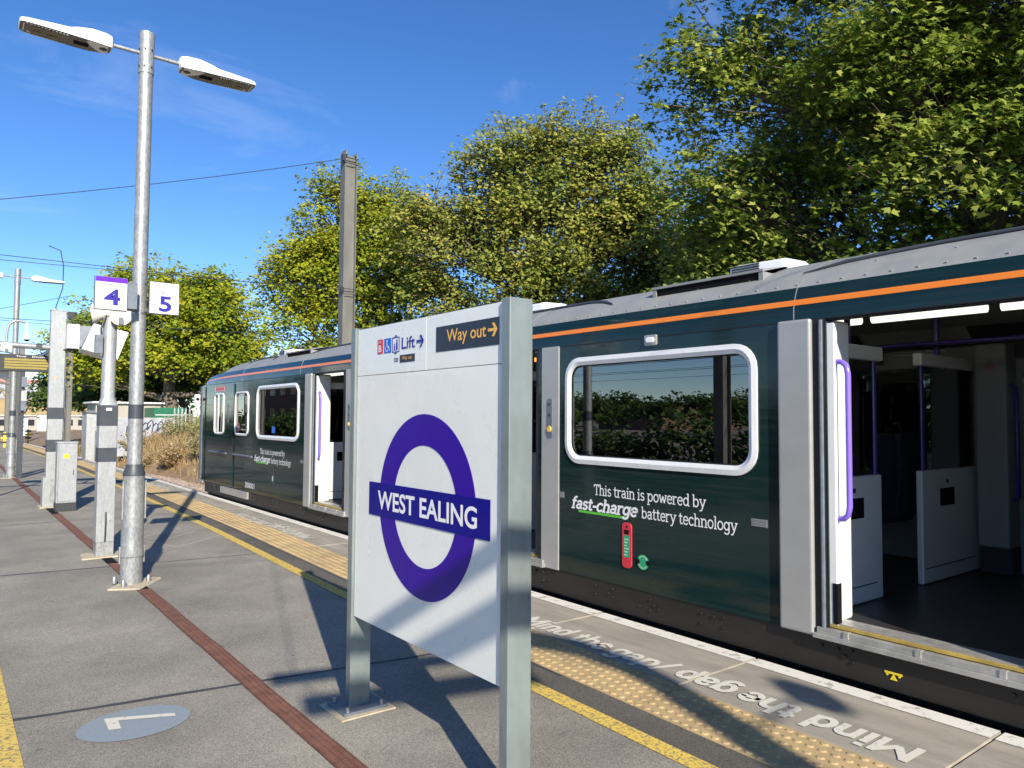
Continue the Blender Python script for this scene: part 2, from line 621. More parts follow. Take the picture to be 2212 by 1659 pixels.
M = {
    'asphalt': asphalt_mat(),
    'asphalt_dark': asphalt_mat('asphalt_dark', 0.42),
    'seam': mat('bitumen_seam', (0.055, 0.053, 0.055), 0.7, var=0.25, scale=20),
    'coping': mat('concrete_coping', (0.33, 0.295, 0.235), 0.85, var=0.2, scale=2.2, bump=0.25, bscale=160, stretch=(3, .5, 1), dirt=(0.19, 0.17, 0.135), dirt_amt=0.7, dirt_scale=2.5),
    'white_edge': worn_paint('white_edge_paint', (0.70, 0.66, 0.58), (0.38, 0.35, 0.30), 0.36, 11),
    'letter_paint': worn_paint('platform_lettering', (0.62, 0.58, 0.49), (0.34, 0.31, 0.25), 0.25, 24),
    'tactile': mat('buff_tactile', (0.48, 0.345, 0.165), 0.8, var=0.16, scale=5, bump=0.2, bscale=250, dirt=(0.22, 0.165, 0.10), dirt_amt=0.75, dirt_scale=3.2),
    'yellow': worn_paint('yellow_line', (0.72, 0.50, 0.08), (0.24, 0.20, 0.12), 0.62, 55),
    'yellow_old': worn_paint('yellow_line_broad', (0.66, 0.47, 0.10), (0.18, 0.15, 0.10), 0.55, 40),
    'drain': mat('iron_grate', (0.125, 0.052, 0.036), 0.75, var=0.3, scale=9, dirt=(0.20, 0.11, 0.075), dirt_amt=0.6, dirt_scale=12),
    'black': mat('black_void', (0.008, 0.008, 0.009), 0.8, spec=0.1),
    'galv': galv_mat('galvanised_steel'),
    'galv_pale': galv_mat('galvanised_pale', (0.36, 0.368, 0.365), 0.3, 0.9, 1.13),
    'band': mat('grey_band', (0.05, 0.056, 0.067), 0.45, var=0.12, scale=9),
    'mortar': mat('mortar_pad', (0.46, 0.39, 0.27), 0.9, var=0.2, scale=12, bump=0.4, bscale=60),
    'steel': mat('plated_steel', (0.45, 0.45, 0.46), 0.35, 0.8, var=0.15),
    'white': mat('white_paint', (0.78, 0.78, 0.76), 0.4, var=0.05, scale=3),
    'lampwhite': mat('lamp_white', (0.78, 0.79, 0.78), 0.35, var=0.05, scale=5),
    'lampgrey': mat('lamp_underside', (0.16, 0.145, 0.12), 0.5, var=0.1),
    'dark': mat('dark_grey', (0.035, 0.036, 0.04), 0.5, var=0.15),
    'led': mat('led_tiles', (0.15, 0.12, 0.05), 0.35, var=0.4, scale=60),
    'lens': mat('clear_lens', (0.85, 0.85, 0.82), 0.12),
    'sign_white': mat('sign_vinyl', (0.77, 0.775, 0.72), 0.28, var=0.035, scale=2.5, coat=0.3),
    'sign_post': mat('sign_post_grey', (0.215, 0.25, 0.24), 0.32, 0.25, var=0.22, scale=4.5, stretch=(1, 1, .5)),
    'purple': mat('ring_purple', (0.028, 0.001, 0.27), 0.3, var=0.06, scale=2, spec=0.3),
    'navy': mat('bar_blue', (0.001, 0.0005, 0.20), 0.3, spec=0.3),
    'violet': mat('band_violet', (0.13, 0.015, 0.47), 0.3),
    'letter_white': mat('letter_white', (0.80, 0.80, 0.79), 0.35),
    'letter_blue': mat('letter_blue', (0.022, 0.012, 0.27), 0.4),
    'charcoal': mat('charcoal_vinyl', (0.022, 0.026, 0.034), 0.35),
    'amber': mat('amber_vinyl', (0.80, 0.45, 0.09), 0.4),
    'redv': mat('red_vinyl', (0.58, 0.035, 0.055), 0.35),
    'bluev': mat('blue_vinyl', (0.012, 0.13, 0.55), 0.35),
    'greenv': mat('green_vinyl', (0.02, 0.33, 0.14), 0.35),
    'paleg': mat('pale_green', (0.50, 0.66, 0.50), 0.4),
    'green_glow': mat('bright_green', (0.10, 0.50, 0.04), 0.35),
    'body': paint_mat('carriage_green', (0.0055, 0.0215, 0.0215), 0.06, dust_amt=0.2),
    'roof': mat('roof_grey', (0.25, 0.255, 0.25), 0.55, var=0.12, scale=3, dirt=(0.30, 0.28, 0.23), dirt_amt=0.6, dirt_scale=6),
    'orange': mat('orange_stripe', (0.78, 0.21, 0.022), 0.3, coat=0.2),
    'pillar': mat('door_pillar_silver', (0.40, 0.395, 0.375), 0.34, 0.25, var=0.05, scale=3, stretch=(1, 1, 2)),
    'solebar': mat('solebar_brown', (0.015, 0.012, 0.009), 0.5, var=0.35, scale=3, stretch=(1, .5, 2)),
    'bolt': mat('bolt_dark', (0.012, 0.011, 0.010), 0.4),
    'rubber': mat('rubber', (0.012, 0.012, 0.012), 0.6),
    'alu': mat('sill_aluminium', (0.46, 0.45, 0.42), 0.4, 0.5, var=0.2, scale=9),
    'frame_white': mat('window_frame_white', (0.74, 0.74, 0.73), 0.3, var=0.04, coat=0.2),
    'glass': glass_mat('tinted_glass', (0.17, 0.19, 0.20)),
    'clear': glass_mat('clear_glass', (0.72, 0.76, 0.75)),
    'lilac': mat('lilac_rail', (0.24, 0.15, 0.68), 0.25, coat=0.4),
    'pole': mat('pole_purple', (0.05, 0.03, 0.20), 0.3, coat=0.2),
    'int_white': mat('interior_white', (0.60, 0.62, 0.60), 0.4, var=0.04),
    'int_shaded': mat('interior_shaded', (0.22, 0.225, 0.22), 0.5, var=0.05),  # darker copy of the interior white, the dim carriage put into the colour
    'int_dark': mat('interior_dark', (0.02, 0.021, 0.024), 0.5),
    'floor': mat('vinyl_floor', (0.035, 0.033, 0.033), 0.35, var=0.2, scale=6),
    'seat': mat('seat_moquette', (0.025, 0.045, 0.075), 0.9, var=0.5, scale=40),
    'tube': mat('strip_light', (1.0, 0.97, 0.88), 0.4, emit=0.75),
    'led_amber': mat('led_text', (1.0, 0.30, 0.05), 0.4, emit=2.0),
    'ballast': mat('ballast', (0.27, 0.215, 0.18), 0.95, var=0.4, scale=8, bump=1.0, bscale=14, detail=8),
    'stone': mat('ballast_stone', (0.33, 0.255, 0.21), 0.95, var=0.45, scale=12),
    'earth': mat('bank_earth', (0.24, 0.165, 0.095), 0.95, var=0.4, scale=1.6, bump=0.8, bscale=6, detail=8),
    'rail': mat('rail_steel', (0.16, 0.10, 0.07), 0.6, 0.4, var=0.25, scale=5),
    'railtop': mat('rail_top', (0.45, 0.44, 0.42), 0.3, 0.8),
    'sleeper': mat('concrete_sleeper', (0.30, 0.28, 0.25), 0.9, var=0.2),
    'mast': mat('mast_steel', (0.165, 0.16, 0.14), 0.6, 0.2, var=0.2, scale=3, stretch=(1, 1, .3)),
    'wire': mat('wire_dark', (0.03, 0.03, 0.035), 0.6),
    'insul': mat('insulator', (0.45, 0.45, 0.45), 0.4),
    'bark': mat('plane_bark', (0.13, 0.10, 0.072), 0.9, var=0.5, scale=5, bump=0.6, bscale=12),
    'bark_pale': mat('plane_bark_pale', (0.30, 0.25, 0.18), 0.9, var=0.5, scale=4, bump=0.5, bscale=10),
    'leaf_a': leaf_mat('plane_leaf', [(0.05, 0.10, 0.016), (0.155, 0.225, 0.03), (0.34, 0.40, 0.06), (0.54, 0.55, 0.14)], 0.45),
    'leaf_b': leaf_mat('maple_leaf', [(0.09, 0.16, 0.014), (0.22, 0.30, 0.02), (0.40, 0.42, 0.028), (0.55, 0.48, 0.045)], 0.42),
    'leaf_c': leaf_mat('poplar_leaf', [(0.09, 0.14, 0.028), (0.21, 0.26, 0.045), (0.37, 0.38, 0.07), (0.50, 0.40, 0.10)]),
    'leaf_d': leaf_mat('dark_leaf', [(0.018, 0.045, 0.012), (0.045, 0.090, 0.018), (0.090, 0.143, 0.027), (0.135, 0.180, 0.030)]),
    'straw': leaf_mat('dry_grass', [(0.20, 0.125, 0.055), (0.34, 0.23, 0.11), (0.46, 0.34, 0.18), (0.30, 0.27, 0.12)], 0.25),
    'weed': leaf_mat('weed_leaf', [(0.10, 0.12, 0.035), (0.20, 0.21, 0.075), (0.34, 0.31, 0.15), (0.36, 0.27, 0.14)], 0.25),
    'palisade': mat('palisade_galv', (0.42, 0.43, 0.42), 0.5, 0.2, var=0.15),
    'container': mat('container_green', (0.012, 0.15, 0.075), 0.5, var=0.12),
    'cream': mat('cream_sheet', (0.40, 0.37, 0.31), 0.6, var=0.12, scale=1.5),
    'graffiti': mat('graffiti_wall', (0.36, 0.37, 0.39), 0.6, var=0.3, scale=2.2),
    'grafline': mat('graffiti_paint', (0.04, 0.045, 0.10), 0.6),
    'brick': mat('brick_brown', (0.20, 0.11, 0.075), 0.85, var=0.25, scale=4),
    'slate': mat('slate_roof', (0.07, 0.07, 0.08), 0.7, var=0.2),
    'pane': mat('window_pane_dark', (0.03, 0.035, 0.045), 0.1),
    'bridge': mat('bridge_tan', (0.36, 0.27, 0.13), 0.7, var=0.15, scale=.6),
    'pinkrail': mat('red_railing', (0.60, 0.22, 0.20), 0.6),
    'disp_yellow': mat('display_rows', (0.30, 0.235, 0.05), 0.5, var=0.1, scale=12),
    'marker': worn_paint('marker_blue', (0.235, 0.275, 0.30), (0.20, 0.22, 0.24), 0.30, 60),
    'yellow_tape': mat('hazard_yellow', (0.75, 0.55, 0.03), 0.5),
    'sill_yellow': mat('sill_yellow', (0.42, 0.29, 0.06), 0.6, var=0.3, scale=14),
    'speaker': mat('horn_cream', (0.70, 0.68, 0.60), 0.45),
    'plate': mat('weathered_plate', (0.17, 0.19, 0.215), 0.5, 0.3, var=0.2, scale=12),
}

# ================================================================== SETTING
def interp(tab):
    xs, ys = [a for a, b in tab], [b for a, b in tab]
    return lambda y: float(np.interp(y, xs, ys))


edgeX = interp([(-20, 4.385), (22, 4.385), (30, 4.33), (38, 4.2), (46, 4.0), (56, 3.68), (64, 3.3)])
innX = interp([(-20, 3.06), (2, 3.09), (3.9, 3.14), (6.75, 3.22), (11, 3.39), (16.7, 3.50), (26, 3.58), (36, 3.48), (46, 3.3), (64, 2.6)])
PEND = 62.0

gx, gy = np.linspace(-1, 1, 41), np.linspace(-1, 1, 41)
g = MB()
sz = lambda t: math.copysign(abs(t) ** 2.2, t) * 2600
g.add([(sz(a), sz(b), -1.02) for b in gy for a in gx], [(j * 41 + i, j * 41 + i + 1, j * 41 + 42 + i, j * 41 + 41 + i) for j in range(40) for i in range(40)])
struct(g.build('ground', M['ballast']))


def strip(x0, x1, y0, y1, z, step=1.0, mb=None):
    """flat ribbon between two x(y) functions"""
    mb = mb or MB()
    n = max(1, int((y1 - y0) / step))
    ys = [y0 + (y1 - y0) * k / n for k in range(n + 1)]
    vs = []
    for y in ys:
        vs += [(x0(y), y, z), (x1(y), y, z)]
    return mb.add(vs, [(2 * k, 2 * k + 1, 2 * k + 3, 2 * k + 2) for k in range(n)])


# platform: asphalt top on a retaining body
pf = MB()
ys = [-16 + 2 * k for k in range(40)]
top = [(-0.86, innX) for _ in ys]
ring = []
for y in ys:
    xr = innX(y) - 0.002
    ring.append([(-0.86, y, 0.0), (xr, y, 0.0), (xr, y, -0.06), (-0.86, y, -0.06)])
pf.loft([r[::-1] for r in ring])
platform = struct(pf.build('platform', M['asphalt']))
pb = MB()
pb.loft([[(-1.25, y, -0.062), (edgeX(y) - 0.12, y, -0.062), (edgeX(y) - 0.12, y, -1.1), (-1.25, y, -1.1)][::-1] for y in ys])
pb.build('retaining_wall', M['brick'], platform)

# tactile paving: each slab its own piece, sharing one mesh with its blisters
tm = MB()
SL, SWID = 0.40, 0.46
tm.box(0.002, SWID - 0.002, 0.002, SL - 0.002, -0.06, 0.0)
for i in range(6):
    for j in range(6):
        cx = SWID * (i + 0.5) / 6
        cy = SL * (j + (0.25 if i % 2 else 0.75)) / 6
        n = 8
        r0, r1 = 0.0215, 0.014
        b = len(tm.v)
        tm.v += [(cx + r0 * math.cos(R(45 * k)), cy + r0 * 1.15 * math.sin(R(45 * k)), 0.0003) for k in range(n)]
        tm.v += [(cx + r1 * math.cos(R(45 * k)), cy + r1 * 1.15 * math.sin(R(45 * k)), 0.0062) for k in range(n)]
        tm.f += [(b + k, b + (k + 1) % n, b + n + (k + 1) % n, b + n + k) for k in range(n)] + [tuple(b + n + k for k in range(n))]
ts = tm.build('tactile_slab', M['tactile'], platform)
y = -2.27
first = True
slope = lambda fx, y: -math.atan((fx(y + 0.4) - fx(y)) / 0.4)
while y < 56:
    o = ts if first else inst(ts, (0, 0, 0), 0, platform)
    o.location = (innX(y), y, rnd.uniform(-0.0015, 0.0015))
    o.rotation_euler = (0, 0, slope(innX, y))
    first = False
    y += SL
# coping slabs between tactile strip and edge
y = 4.43 - 1.45 * 4
k = 0
while y < 58:
    y2 = y + 1.45
    c = MB()
    a0, a1 = innX(y) + SWID + 0.003, innX(y2) + SWID + 0.003
    e0, e1 = edgeX(y), edgeX(y2)
    zt = rnd.uniform(-0.002, 0.002)
    g0, g1 = y + 0.004, y2 - 0.004
    c.add([(a0, g0, -0.1), (e0, g0, -0.1), (e1, g1, -0.1), (a1, g1, -0.1), (a0, g0, zt), (e0, g0, zt), (e1, g1, zt), (a1, g1, zt)],
          [(0, 3, 2, 1), (4, 5, 6, 7), (0, 1, 5, 4), (1, 2, 6, 5), (2, 3, 7, 6), (3, 0, 4, 7)])
    c.build('coping_slab', M['coping'], platform, bevel=0.006, bseg=1)
    # the white painted nosing, one length per slab
    wl = MB()
    wl.add([(e0 - 0.135, g0 + 0.006, zt + 0.004), (e0 + 0.002, g0 + 0.006, zt + 0.004), (e1 + 0.002, g1 - 0.006, zt + 0.004), (e1 - 0.135, g1 - 0.006, zt + 0.004),
            (e0 + 0.002, g0 + 0.006, zt - 0.05), (e1 + 0.002, g1 - 0.006, zt - 0.05)], [(0, 1, 2, 3), (1, 4, 5, 2)])
    wl.build('white_edge_line', M['white_edge'], platform)
    y = y2
# lines
strip(lambda y: innX(y) - 0.325, lambda y: innX(y) - 0.215, -6, 57, 0.004, 0.6).build('yellow_line', M['yellow'], platform)
strip(lambda y: 0.19, lambda y: 0.355, -8, 60, 0.004, 2).build('broad_yellow_line', M['yellow_old'], platform)
# far side of the island: tactile strip and coping of the other platform edge
strip(lambda y: -0.82, lambda y: -0.36, -16, 60, 0.006, 4).build('buff_strip', M['tactile'], platform)
mbx = MB().box(-1.62, -0.863, -16, 60, -0.12, 0.0)
mbx.build('coping_strip', M['coping'], platform)
strip(lambda y: -1.62, lambda y: -1.49, -16, 60, 0.004, 4).build('white_edge_line', M['white_edge'], platform)

strip(lambda y: innX(y) - 0.21, lambda y: innX(y) - 0.004, -6, 57, 0.0015, 0.6).build('dark_asphalt_strip', M['asphalt_dark'], platform)

# bitumen joint seams across the platform
for y0, y1, wd in ((4.72, 4.33, 0.036), (8.99, 8.70, 0.030), (13.0, 13.06, 0.03), (17.2, 17.3, 0.03), (21.4, 21.5, 0.03), (25.6, 25.8, 0.03), (0.5, 0.1, 0.03)):
    s_ = MB()
    n = 14
    vs = []
    for i in range(n + 1):
        x = 0.357 + (innX(y0) - 0.33 - 0.357) * i / n
        yy = y0 + (y1 - y0) * i / n + rnd.uniform(-.006, .006)
        ww = wd * rnd.uniform(0.75, 1.2) * (1.0 if x < 1.6 else 0.6)
        vs += [(x, yy - ww / 2, 0.0025), (x, yy + ww / 2, 0.0025)]
    s_.add(vs, [(2 * i, 2 * i + 2, 2 * i + 3, 2 * i + 1) for i in range(n)])
    s_.build('bitumen_seam', M['seam'], platform)
# longitudinal crack-sealed seam beside the yellow line
s_ = MB()
vs = []
for i in range(60):
    yy = 3.5 + i * 0.5
    xx = innX(yy) - 0.02 + rnd.uniform(-.004, .004)
    vs += [(xx - 0.012, yy, 0.0024), (xx + 0.012, yy, 0.0024)]
s_.add(vs, [(2 * i, 2 * i + 1, 2 * i + 3, 2 * i + 2) for i in range(59)])
s_.build('bitumen_seam', M['seam'], platform)
# old scribed utility marks
ml = MB()
for (xa, ya, xb, yb) in ((2.05, 10.6, 2.75, 11.4), (2.05, 10.6, 2.35, 9.7), (2.35, 9.7, 3.0, 10.3), (2.2, 10.2, 2.85, 10.9), (2.35, 11.9, 3.1, 12.4)):
    d = Vector((xb - xa, yb - ya, 0)).normalized()
    q = Vector((-d.y, d.x, 0)) * 0.005
    a, b = Vector((xa, ya, 0.003)), Vector((xb, yb, 0.003))
    ml.add([a - q, b - q, b + q, a + q], [(0, 1, 2, 3)])
ml.build('scribed_mark', M['letter_paint'], platform)

# drain: iron grates, one piece per half metre
DX, DW = 1.535, 0.112
gm = MB()
L = 0.498
gm.box(0, 0.010, 0, L, 0.003, 0.010)
gm.box(DW - 0.010, DW, 0, L, 0.003, 0.010)
gm.box(DW * .37, DW * .37 + 0.006, 0, L, 0.003, 0.0098)
gm.box(DW * .66, DW * .66 + 0.006, 0, L, 0.003, 0.0098)
for k in range(26):
    yy = 0.004 + k * 0.0193
    gm.box(0.010, DW - 0.010, yy, yy + 0.0095, 0.003, 0.0095)
gobj = gm.build('drain_grate', M['drain'], platform)
first = True
y = -2.0
while y < 30:
    skip = (7.35 < y + .25 < 8.2) or (9.2 < y + .25 < 9.9) or (13.9 < y + .25 < 15.6)
    if not skip:
        o = gobj if first else inst(gobj, (0, 0, 0), 0, platform)
        o.location = (DX - DW / 2 + 0.003 * math.sin(y * 9), y, 0)
        first = False
    y += 0.5
strip(lambda y: DX - DW / 2 + 0.002, lambda y: DX + DW / 2 - 0.002, -2, 30, 0.0022, 2).build('drain_channel', M['black'], platform)

# platform marker: blue disc with a 1
mk = MB()
mk.add([(0.857 + 0.268 * math.cos(2 * math.pi * k / 48), 4.305 + 0.215 * math.sin(2 * math.pi * k / 48), 0.0045) for k in range(48)], [tuple(range(48))])
disc = mk.build('number_marker', M['marker'], platform)
one = MB()
one.add([(0.735, 4.44, 0.0085), (0.73, 4.27, 0.0085), (0.785, 4.255, 0.0085), (0.79, 4.375, 0.0085), (1.045, 4.262, 0.0085), (1.05, 4.305, 0.0085), (0.80, 4.42, 0.0085)],
        [(0, 1, 2, 3, 6), (3, 4, 5, 6)])
one.build('numeral', M['letter_paint'], disc)

# tracks
def rails(xc, y0, y1, name, near=False):
    t = MB()
    for dx in (-0.75, 0.75):
        t.box(xc + dx - 0.035, xc + dx + 0.035, y0, y1, -0.96, -0.80)
    o = struct(t.build(name, M['rail']))
    s2 = MB()
    for dx in (-0.75, 0.75):
        s2.box(xc + dx - 0.03, xc + dx + 0.03, y0, y1, -0.80, -0.795)
    s2.build('rail_head', M['railtop'], o)
    if near:
        sm = MB().box(-1.25, 1.25, -0.12, 0.12, -1.02, -0.93)
        so = sm.build('sleeper', M['sleeper'], o)
        so.location = (xc, 17.2, 0)
        for k in range(1, 45):
            inst(so, (xc, 17.2 + 0.7 * k, 0), 0, o)
    return o


rails(5.87, -8, 70, 'bay_track', True)
for i, xc in enumerate((-3.1, -6.6, -11.5, -15.0)):
    rails(xc, -60, 160, 'main_track')

# loose ballast stones seen beyond the cab
def blob_stones(name, n, box, m, size=(0.025, 0.06), seed=1, zf=None):
    rg = np.random.default_rng(seed)
    V, F = [], []
    for _ in range(n):
        x, y_ = rg.uniform(box[0], box[1]), rg.uniform(box[2], box[3])
        r = rg.uniform(*size)
        z = (zf(x, y_) if zf else -1.02) + r * 0.3
        d = rg.normal(size=(6, 3)) * 0.25 + np.array([(1, 0, 0), (-1, 0, 0), (0, 1, 0), (0, -1, 0), (0, 0, 1), (0, 0, -1)])
        b = len(V)
        V += [(x + r * a[0], y_ + r * a[1], z + r * 0.8 * a[2]) for a in d]
        F += [(b + i, b + j, b + k) for i, j, k in ((0, 2, 4), (2, 1, 4), (1, 3, 4), (3, 0, 4), (2, 0, 5), (1, 2, 5), (3, 1, 5), (0, 3, 5))]
    mb = MB()
    mb.v, mb.f = V, F
    return mb.build(name, m, kind='stuff')


o = blob_stones('ballast_stones', 16000, (3.6, 8.6, 16.5, 44), M['stone'], (0.025, 0.055), 3)
tag(o, 'loose pinkish brown ballast stones on the track bed beyond the cab', 'ballast')

# embankment behind the track
bank_toe = interp([(-20, 7.9), (24, 7.9), (34, 7.6), (45, 5.7), (60, 5.2), (110, 5.2)])
bank_w = interp([(-20, 3.4), (20, 2.6), (28, 2.0), (40, 2.2), (60, 4.5), (110, 6)])


def bankz(x, y):
    a = min(1, max(0, (x - bank_toe(y)) / bank_w(y)))
    if a <= 0:
        return -1.12
    b = a * a * (3 - 2 * a)
    lift = 1.5 + 0.22 * math.sin(y * 0.23) + 0.12 * math.sin(y * 0.71 + x)
    lift *= float(np.interp(y, [-20, 16, 24, 40, 60, 90], [0.75, 0.8, 1.0, 1.0, 0.6, 0.35]))
    return -1.05 + b * lift + 0.05 * math.sin(3 * x + 2.1 * y) * a


bm_ = MB()
nx, ny = 44, 130
for j in range(ny):
    for i in range(nx):
        x = 4.9 + (i / (nx - 1)) ** 1.9 * 50
        y = -12 + j
        bm_.v.append((x, y, bankz(x, y)))
bm_.f = [(j * nx + i, j * nx + i + 1, j * nx + nx + i + 1, j * nx + nx + i) for j in range(ny - 1) for i in range(nx - 1)]
struct(bm_.build('embankment', M['earth'], smooth=True))

# ================================================================== TRAIN CARRIAGE
XT = 4.45                      # platform-side face of the body
XC = 5.87                      # centre line
Y0, Y1 = -1.6, 16.55           # straight part of the body; the cab nose ends at 16.85
train = thing('train_carriage', 'dark green train carriage with orange stripe standing open-doored at the platform', 'train', (XC, 7.5, -1.0))
mir = lambda x: 2 * XC - x

WINS = [(-0.95, 0.95), (3.05, 4.92), (7.0, 9.0), (11.26, 13.12)]          # big windows (frame centre lines)
WZ = (1.255, 2.085)
DOORS = [(1.37, 2.50), (5.36, 6.40), (9.58, 10.60)]
SMALL = [(13.63, 14.35), (15.10, 15.68)]


def wall(x0, x1, z0, z1, holes, y0, y1, name, m):
    """side wall; one part per length between doorways"""
    mb = MB()
    cuts = sorted(holes)
    y = y0
    for a, b, c, d in cuts:
        if a > y:
            mb.box(x0, x1, y, a, z0, z1)
        if c <= z0 and d >= z1:
            if mb.v:
                mb.build(name, m, train)
            mb = MB()
        if c > z0:
            mb.box(x0, x1, a, b, z0, c)
        if d < z1:
            mb.box(x0, x1, a, b, d, z1)
        y = b
    if y < y1:
        mb.box(x0, x1, y, y1, z0, z1)
    mb.build(name, m, train)


holes_n = [(a, b, *WZ) for a, b in WINS] + [(a, b, 0.0, 2.25) for a, b in DOORS] + [(a, b, 1.27, 2.03) for a, b in SMALL]
wall(XT, XT + 0.07, 0.24, 2.25, holes_n, Y0, Y1, 'side_wall', M['body'])
holes_f = [(a, b, *WZ) for a, b in WINS] + [(a + .2, b - .2, 1.1, 2.05) for a, b in DOORS] + [(13.63, 14.35, 1.27, 2.03)]
wall(mir(XT) - 0.07, mir(XT), 0.24, 2.25, holes_f, Y0, Y1, 'side_wall', M['body'])
wall(XT + 0.073, XT + 0.10, 0.33, 2.25, holes_n, Y0, 14.5, 'interior_lining', M['int_shaded'])
wall(mir(XT) - 0.10, mir(XT) - 0.073, 0.33, 2.25, holes_f, Y0, 14.5, 'interior_lining', M['int_shaded'])

# roof and cantrail, lofted along the car and drooping over the cab
CANT = [(4.45, 2.25), (4.452, 2.33), (4.456, 2.36), (4.466, 2.395), (4.48, 2.44), (4.50, 2.48)]
ROOF = [(4.50, 2.48), (4.54, 2.525), (4.60, 2.575), (4.70, 2.632), (4.85, 2.692), (5.0, 2.738), (5.2, 2.782), (5.5, 2.82), (5.87, 2.835)]


def kfac(y):
    return float(np.interp(y, [-5, 14.2, 15.2, 15.9, 16.4, 16.7, 16.85], [1, 1, 0.95, 0.83, 0.66, 0.48, 0.30]))


def inset(y):
    return float(np.interp(y, [-5, 15.6, 16.4, 16.85], [0, 0, 0.03, 0.10]))


def shell(prof, y0, y1, th, step=0.5, out=0.0):
    """thin skin following a section (x, z), along the car"""
    n = max(1, int(math.ceil((y1 - y0) / step)))
    ys = sorted(set([y0 + (y1 - y0) * k / n for k in range(n + 1)] + [q for q in (14.2, 15.2, 15.9, 16.4, 16.7) if y0 < q < y1]))
    rings = []
    for y in ys:
        kf, ins = kfac(y), inset(y)
        pts = [(x + (ins if x < XC else -ins if x > XC else 0), 2.25 + (z - 2.25) * kf) for x, z in prof]
        c = Vector((XC, 1.6))
        o_, i_ = [], []
        for j, (x, z) in enumerate(pts):
            a, b = Vector(pts[max(0, j - 1)]), Vector(pts[min(len(pts) - 1, j + 1)])
            nrm = Vector((-(b - a).y, (b - a).x)).normalized()
            if nrm.dot(Vector((x, z)) - c) < 0:
                nrm = -nrm
            p = Vector((x, z)) + nrm * out
            q = Vector((x, z)) - nrm * th
            o_.append((p.x, y, p.y))
            i_.append((q.x, y, q.y))
        rings.append(o_ + i_[::-1])
    return MB().loft(rings)


shell(CANT, Y0, 16.84, 0.02).build('cantrail', M['body'], train, smooth=50)
shell([(mir(x), z) for x, z in CANT][::-1], Y0, 16.84, 0.02).build('cantrail', M['body'], train, smooth=50)
full = ROOF + [(mir(x), z) for x, z in ROOF[:-1]][::-1]
roof = shell(full, Y0, 15.3, 0.02).build('roof', M['roof'], train, smooth=50)
shell(full, 15.303, 16.84, 0.02, 0.12).build('cab_dome', M['body'], train, smooth=50)
SP = [(4.4557, 2.357), (4.457, 2.366), (4.4645, 2.391)]
shell([(4.4555, 2.354), (4.460, 2.375), (4.4655, 2.392)], Y0, 16.80, 0.001, out=0.0025).build('orange_stripe', M['orange'], train, smooth=50)
shell([(mir(x), z) for x, z in [(4.4555, 2.354), (4.460, 2.375), (4.4655, 2.392)]][::-1], Y0, 16.80, 0.001, out=0.0025).build('orange_stripe', M['orange'], train)
# drip joint where the cantrail meets the side
MB().box(XT - 0.004, XT + 0.01, Y0, 16.4, 2.246, 2.254).build('cantrail_joint', M['rubber'], train)
# cross joints of the roof panels
for yj in (2.72, 5.6, 8.4, 11.2, 14.0):
    shell([(4.45, 2.26)] + CANT[1:] + ROOF[1:], yj, yj + 0.006, 0.001, out=0.0018).build('panel_joint', M['alu'], train)
# rivets along the gutter line
rv = MB()
for k in range(110):
    yy = Y0 + 0.15 + k * 0.155
    if yy > 15.2:
        break
    for (x, z) in ((4.517, 2.506), (4.66, 2.614)):
        if z > 2.6 and k % 3:
            continue
        c = Vector((x, yy, z))
        nv = Vector((-0.7, 0, 0.72))
        rv.tube([c - nv * 0.004, c + nv * 0.004], [0.008, 0.006], 6)
o = rv.build('rivet_row', M['roof'], train)
o['kind'] = 'stuff'
# raised gutters
def roof_z(x):
    return float(np.interp(x, [p[0] for p in ROOF], [p[1] for p in ROOF]))


def gutter(ya, yb):
    mb = MB()
    n = 14
    pts = []
    for i in range(n + 1):
        t = i / n
        y = ya + (yb - ya) * t
        x = 4.62 + 0.20 * math.sin(math.pi * min(1, max(0, min(t, 1 - t) * 4)) / 2)
        pts.append((x, y, roof_z(x) + 0.012))
    mb.tube(pts, [0.004] + [0.014] * (n - 1) + [0.004], 6)
    return mb.build('rain_gutter', M['band'], train, smooth=60)


for ya, yb in ((-0.9, 2.75), (4.55, 6.9), (8.6, 11.2), (12.9, 14.2)):
    gutter(ya, yb)


def vent_slot(ya, yb):
    """dark air inlet under a raised hood on the roof shoulder"""
    xa, xb = 4.66, 4.97
    za, zb = roof_z(xa), roof_z(xb)
    mb = MB().box(xa - 0.004, xa + 0.12, ya, yb, za - 0.03, za + 0.052)
    o = mb.build('air_inlet', M['black'], train)
    h = MB()
    p = [(xa - 0.02, za + 0.075), (xb, zb + 0.014), (xb, zb - 0.02), (xa + 0.10, za + 0.053), (xa - 0.02, za + 0.056)]
    h.loft([[(x, yy, z) for x, z in p] for yy in (ya - 0.04, yb + 0.04)])
    h.build('inlet_hood', M['roof'], o)
    for yy in (ya - 0.04, yb + 0.004):
        MB().loft([[(xa - 0.015, y_, za - .01), (xa - 0.015, y_, za + 0.056), (xb - .02, y_, zb + .01), (xb - .02, y_, zb - .02)] for y_ in (yy, yy + 0.036)]).build('inlet_cheek', M['roof'], o)


for ya, yb in ((3.12, 4.08), (7.3, 8.2), (11.3, 12.3)):
    vent_slot(ya, yb)


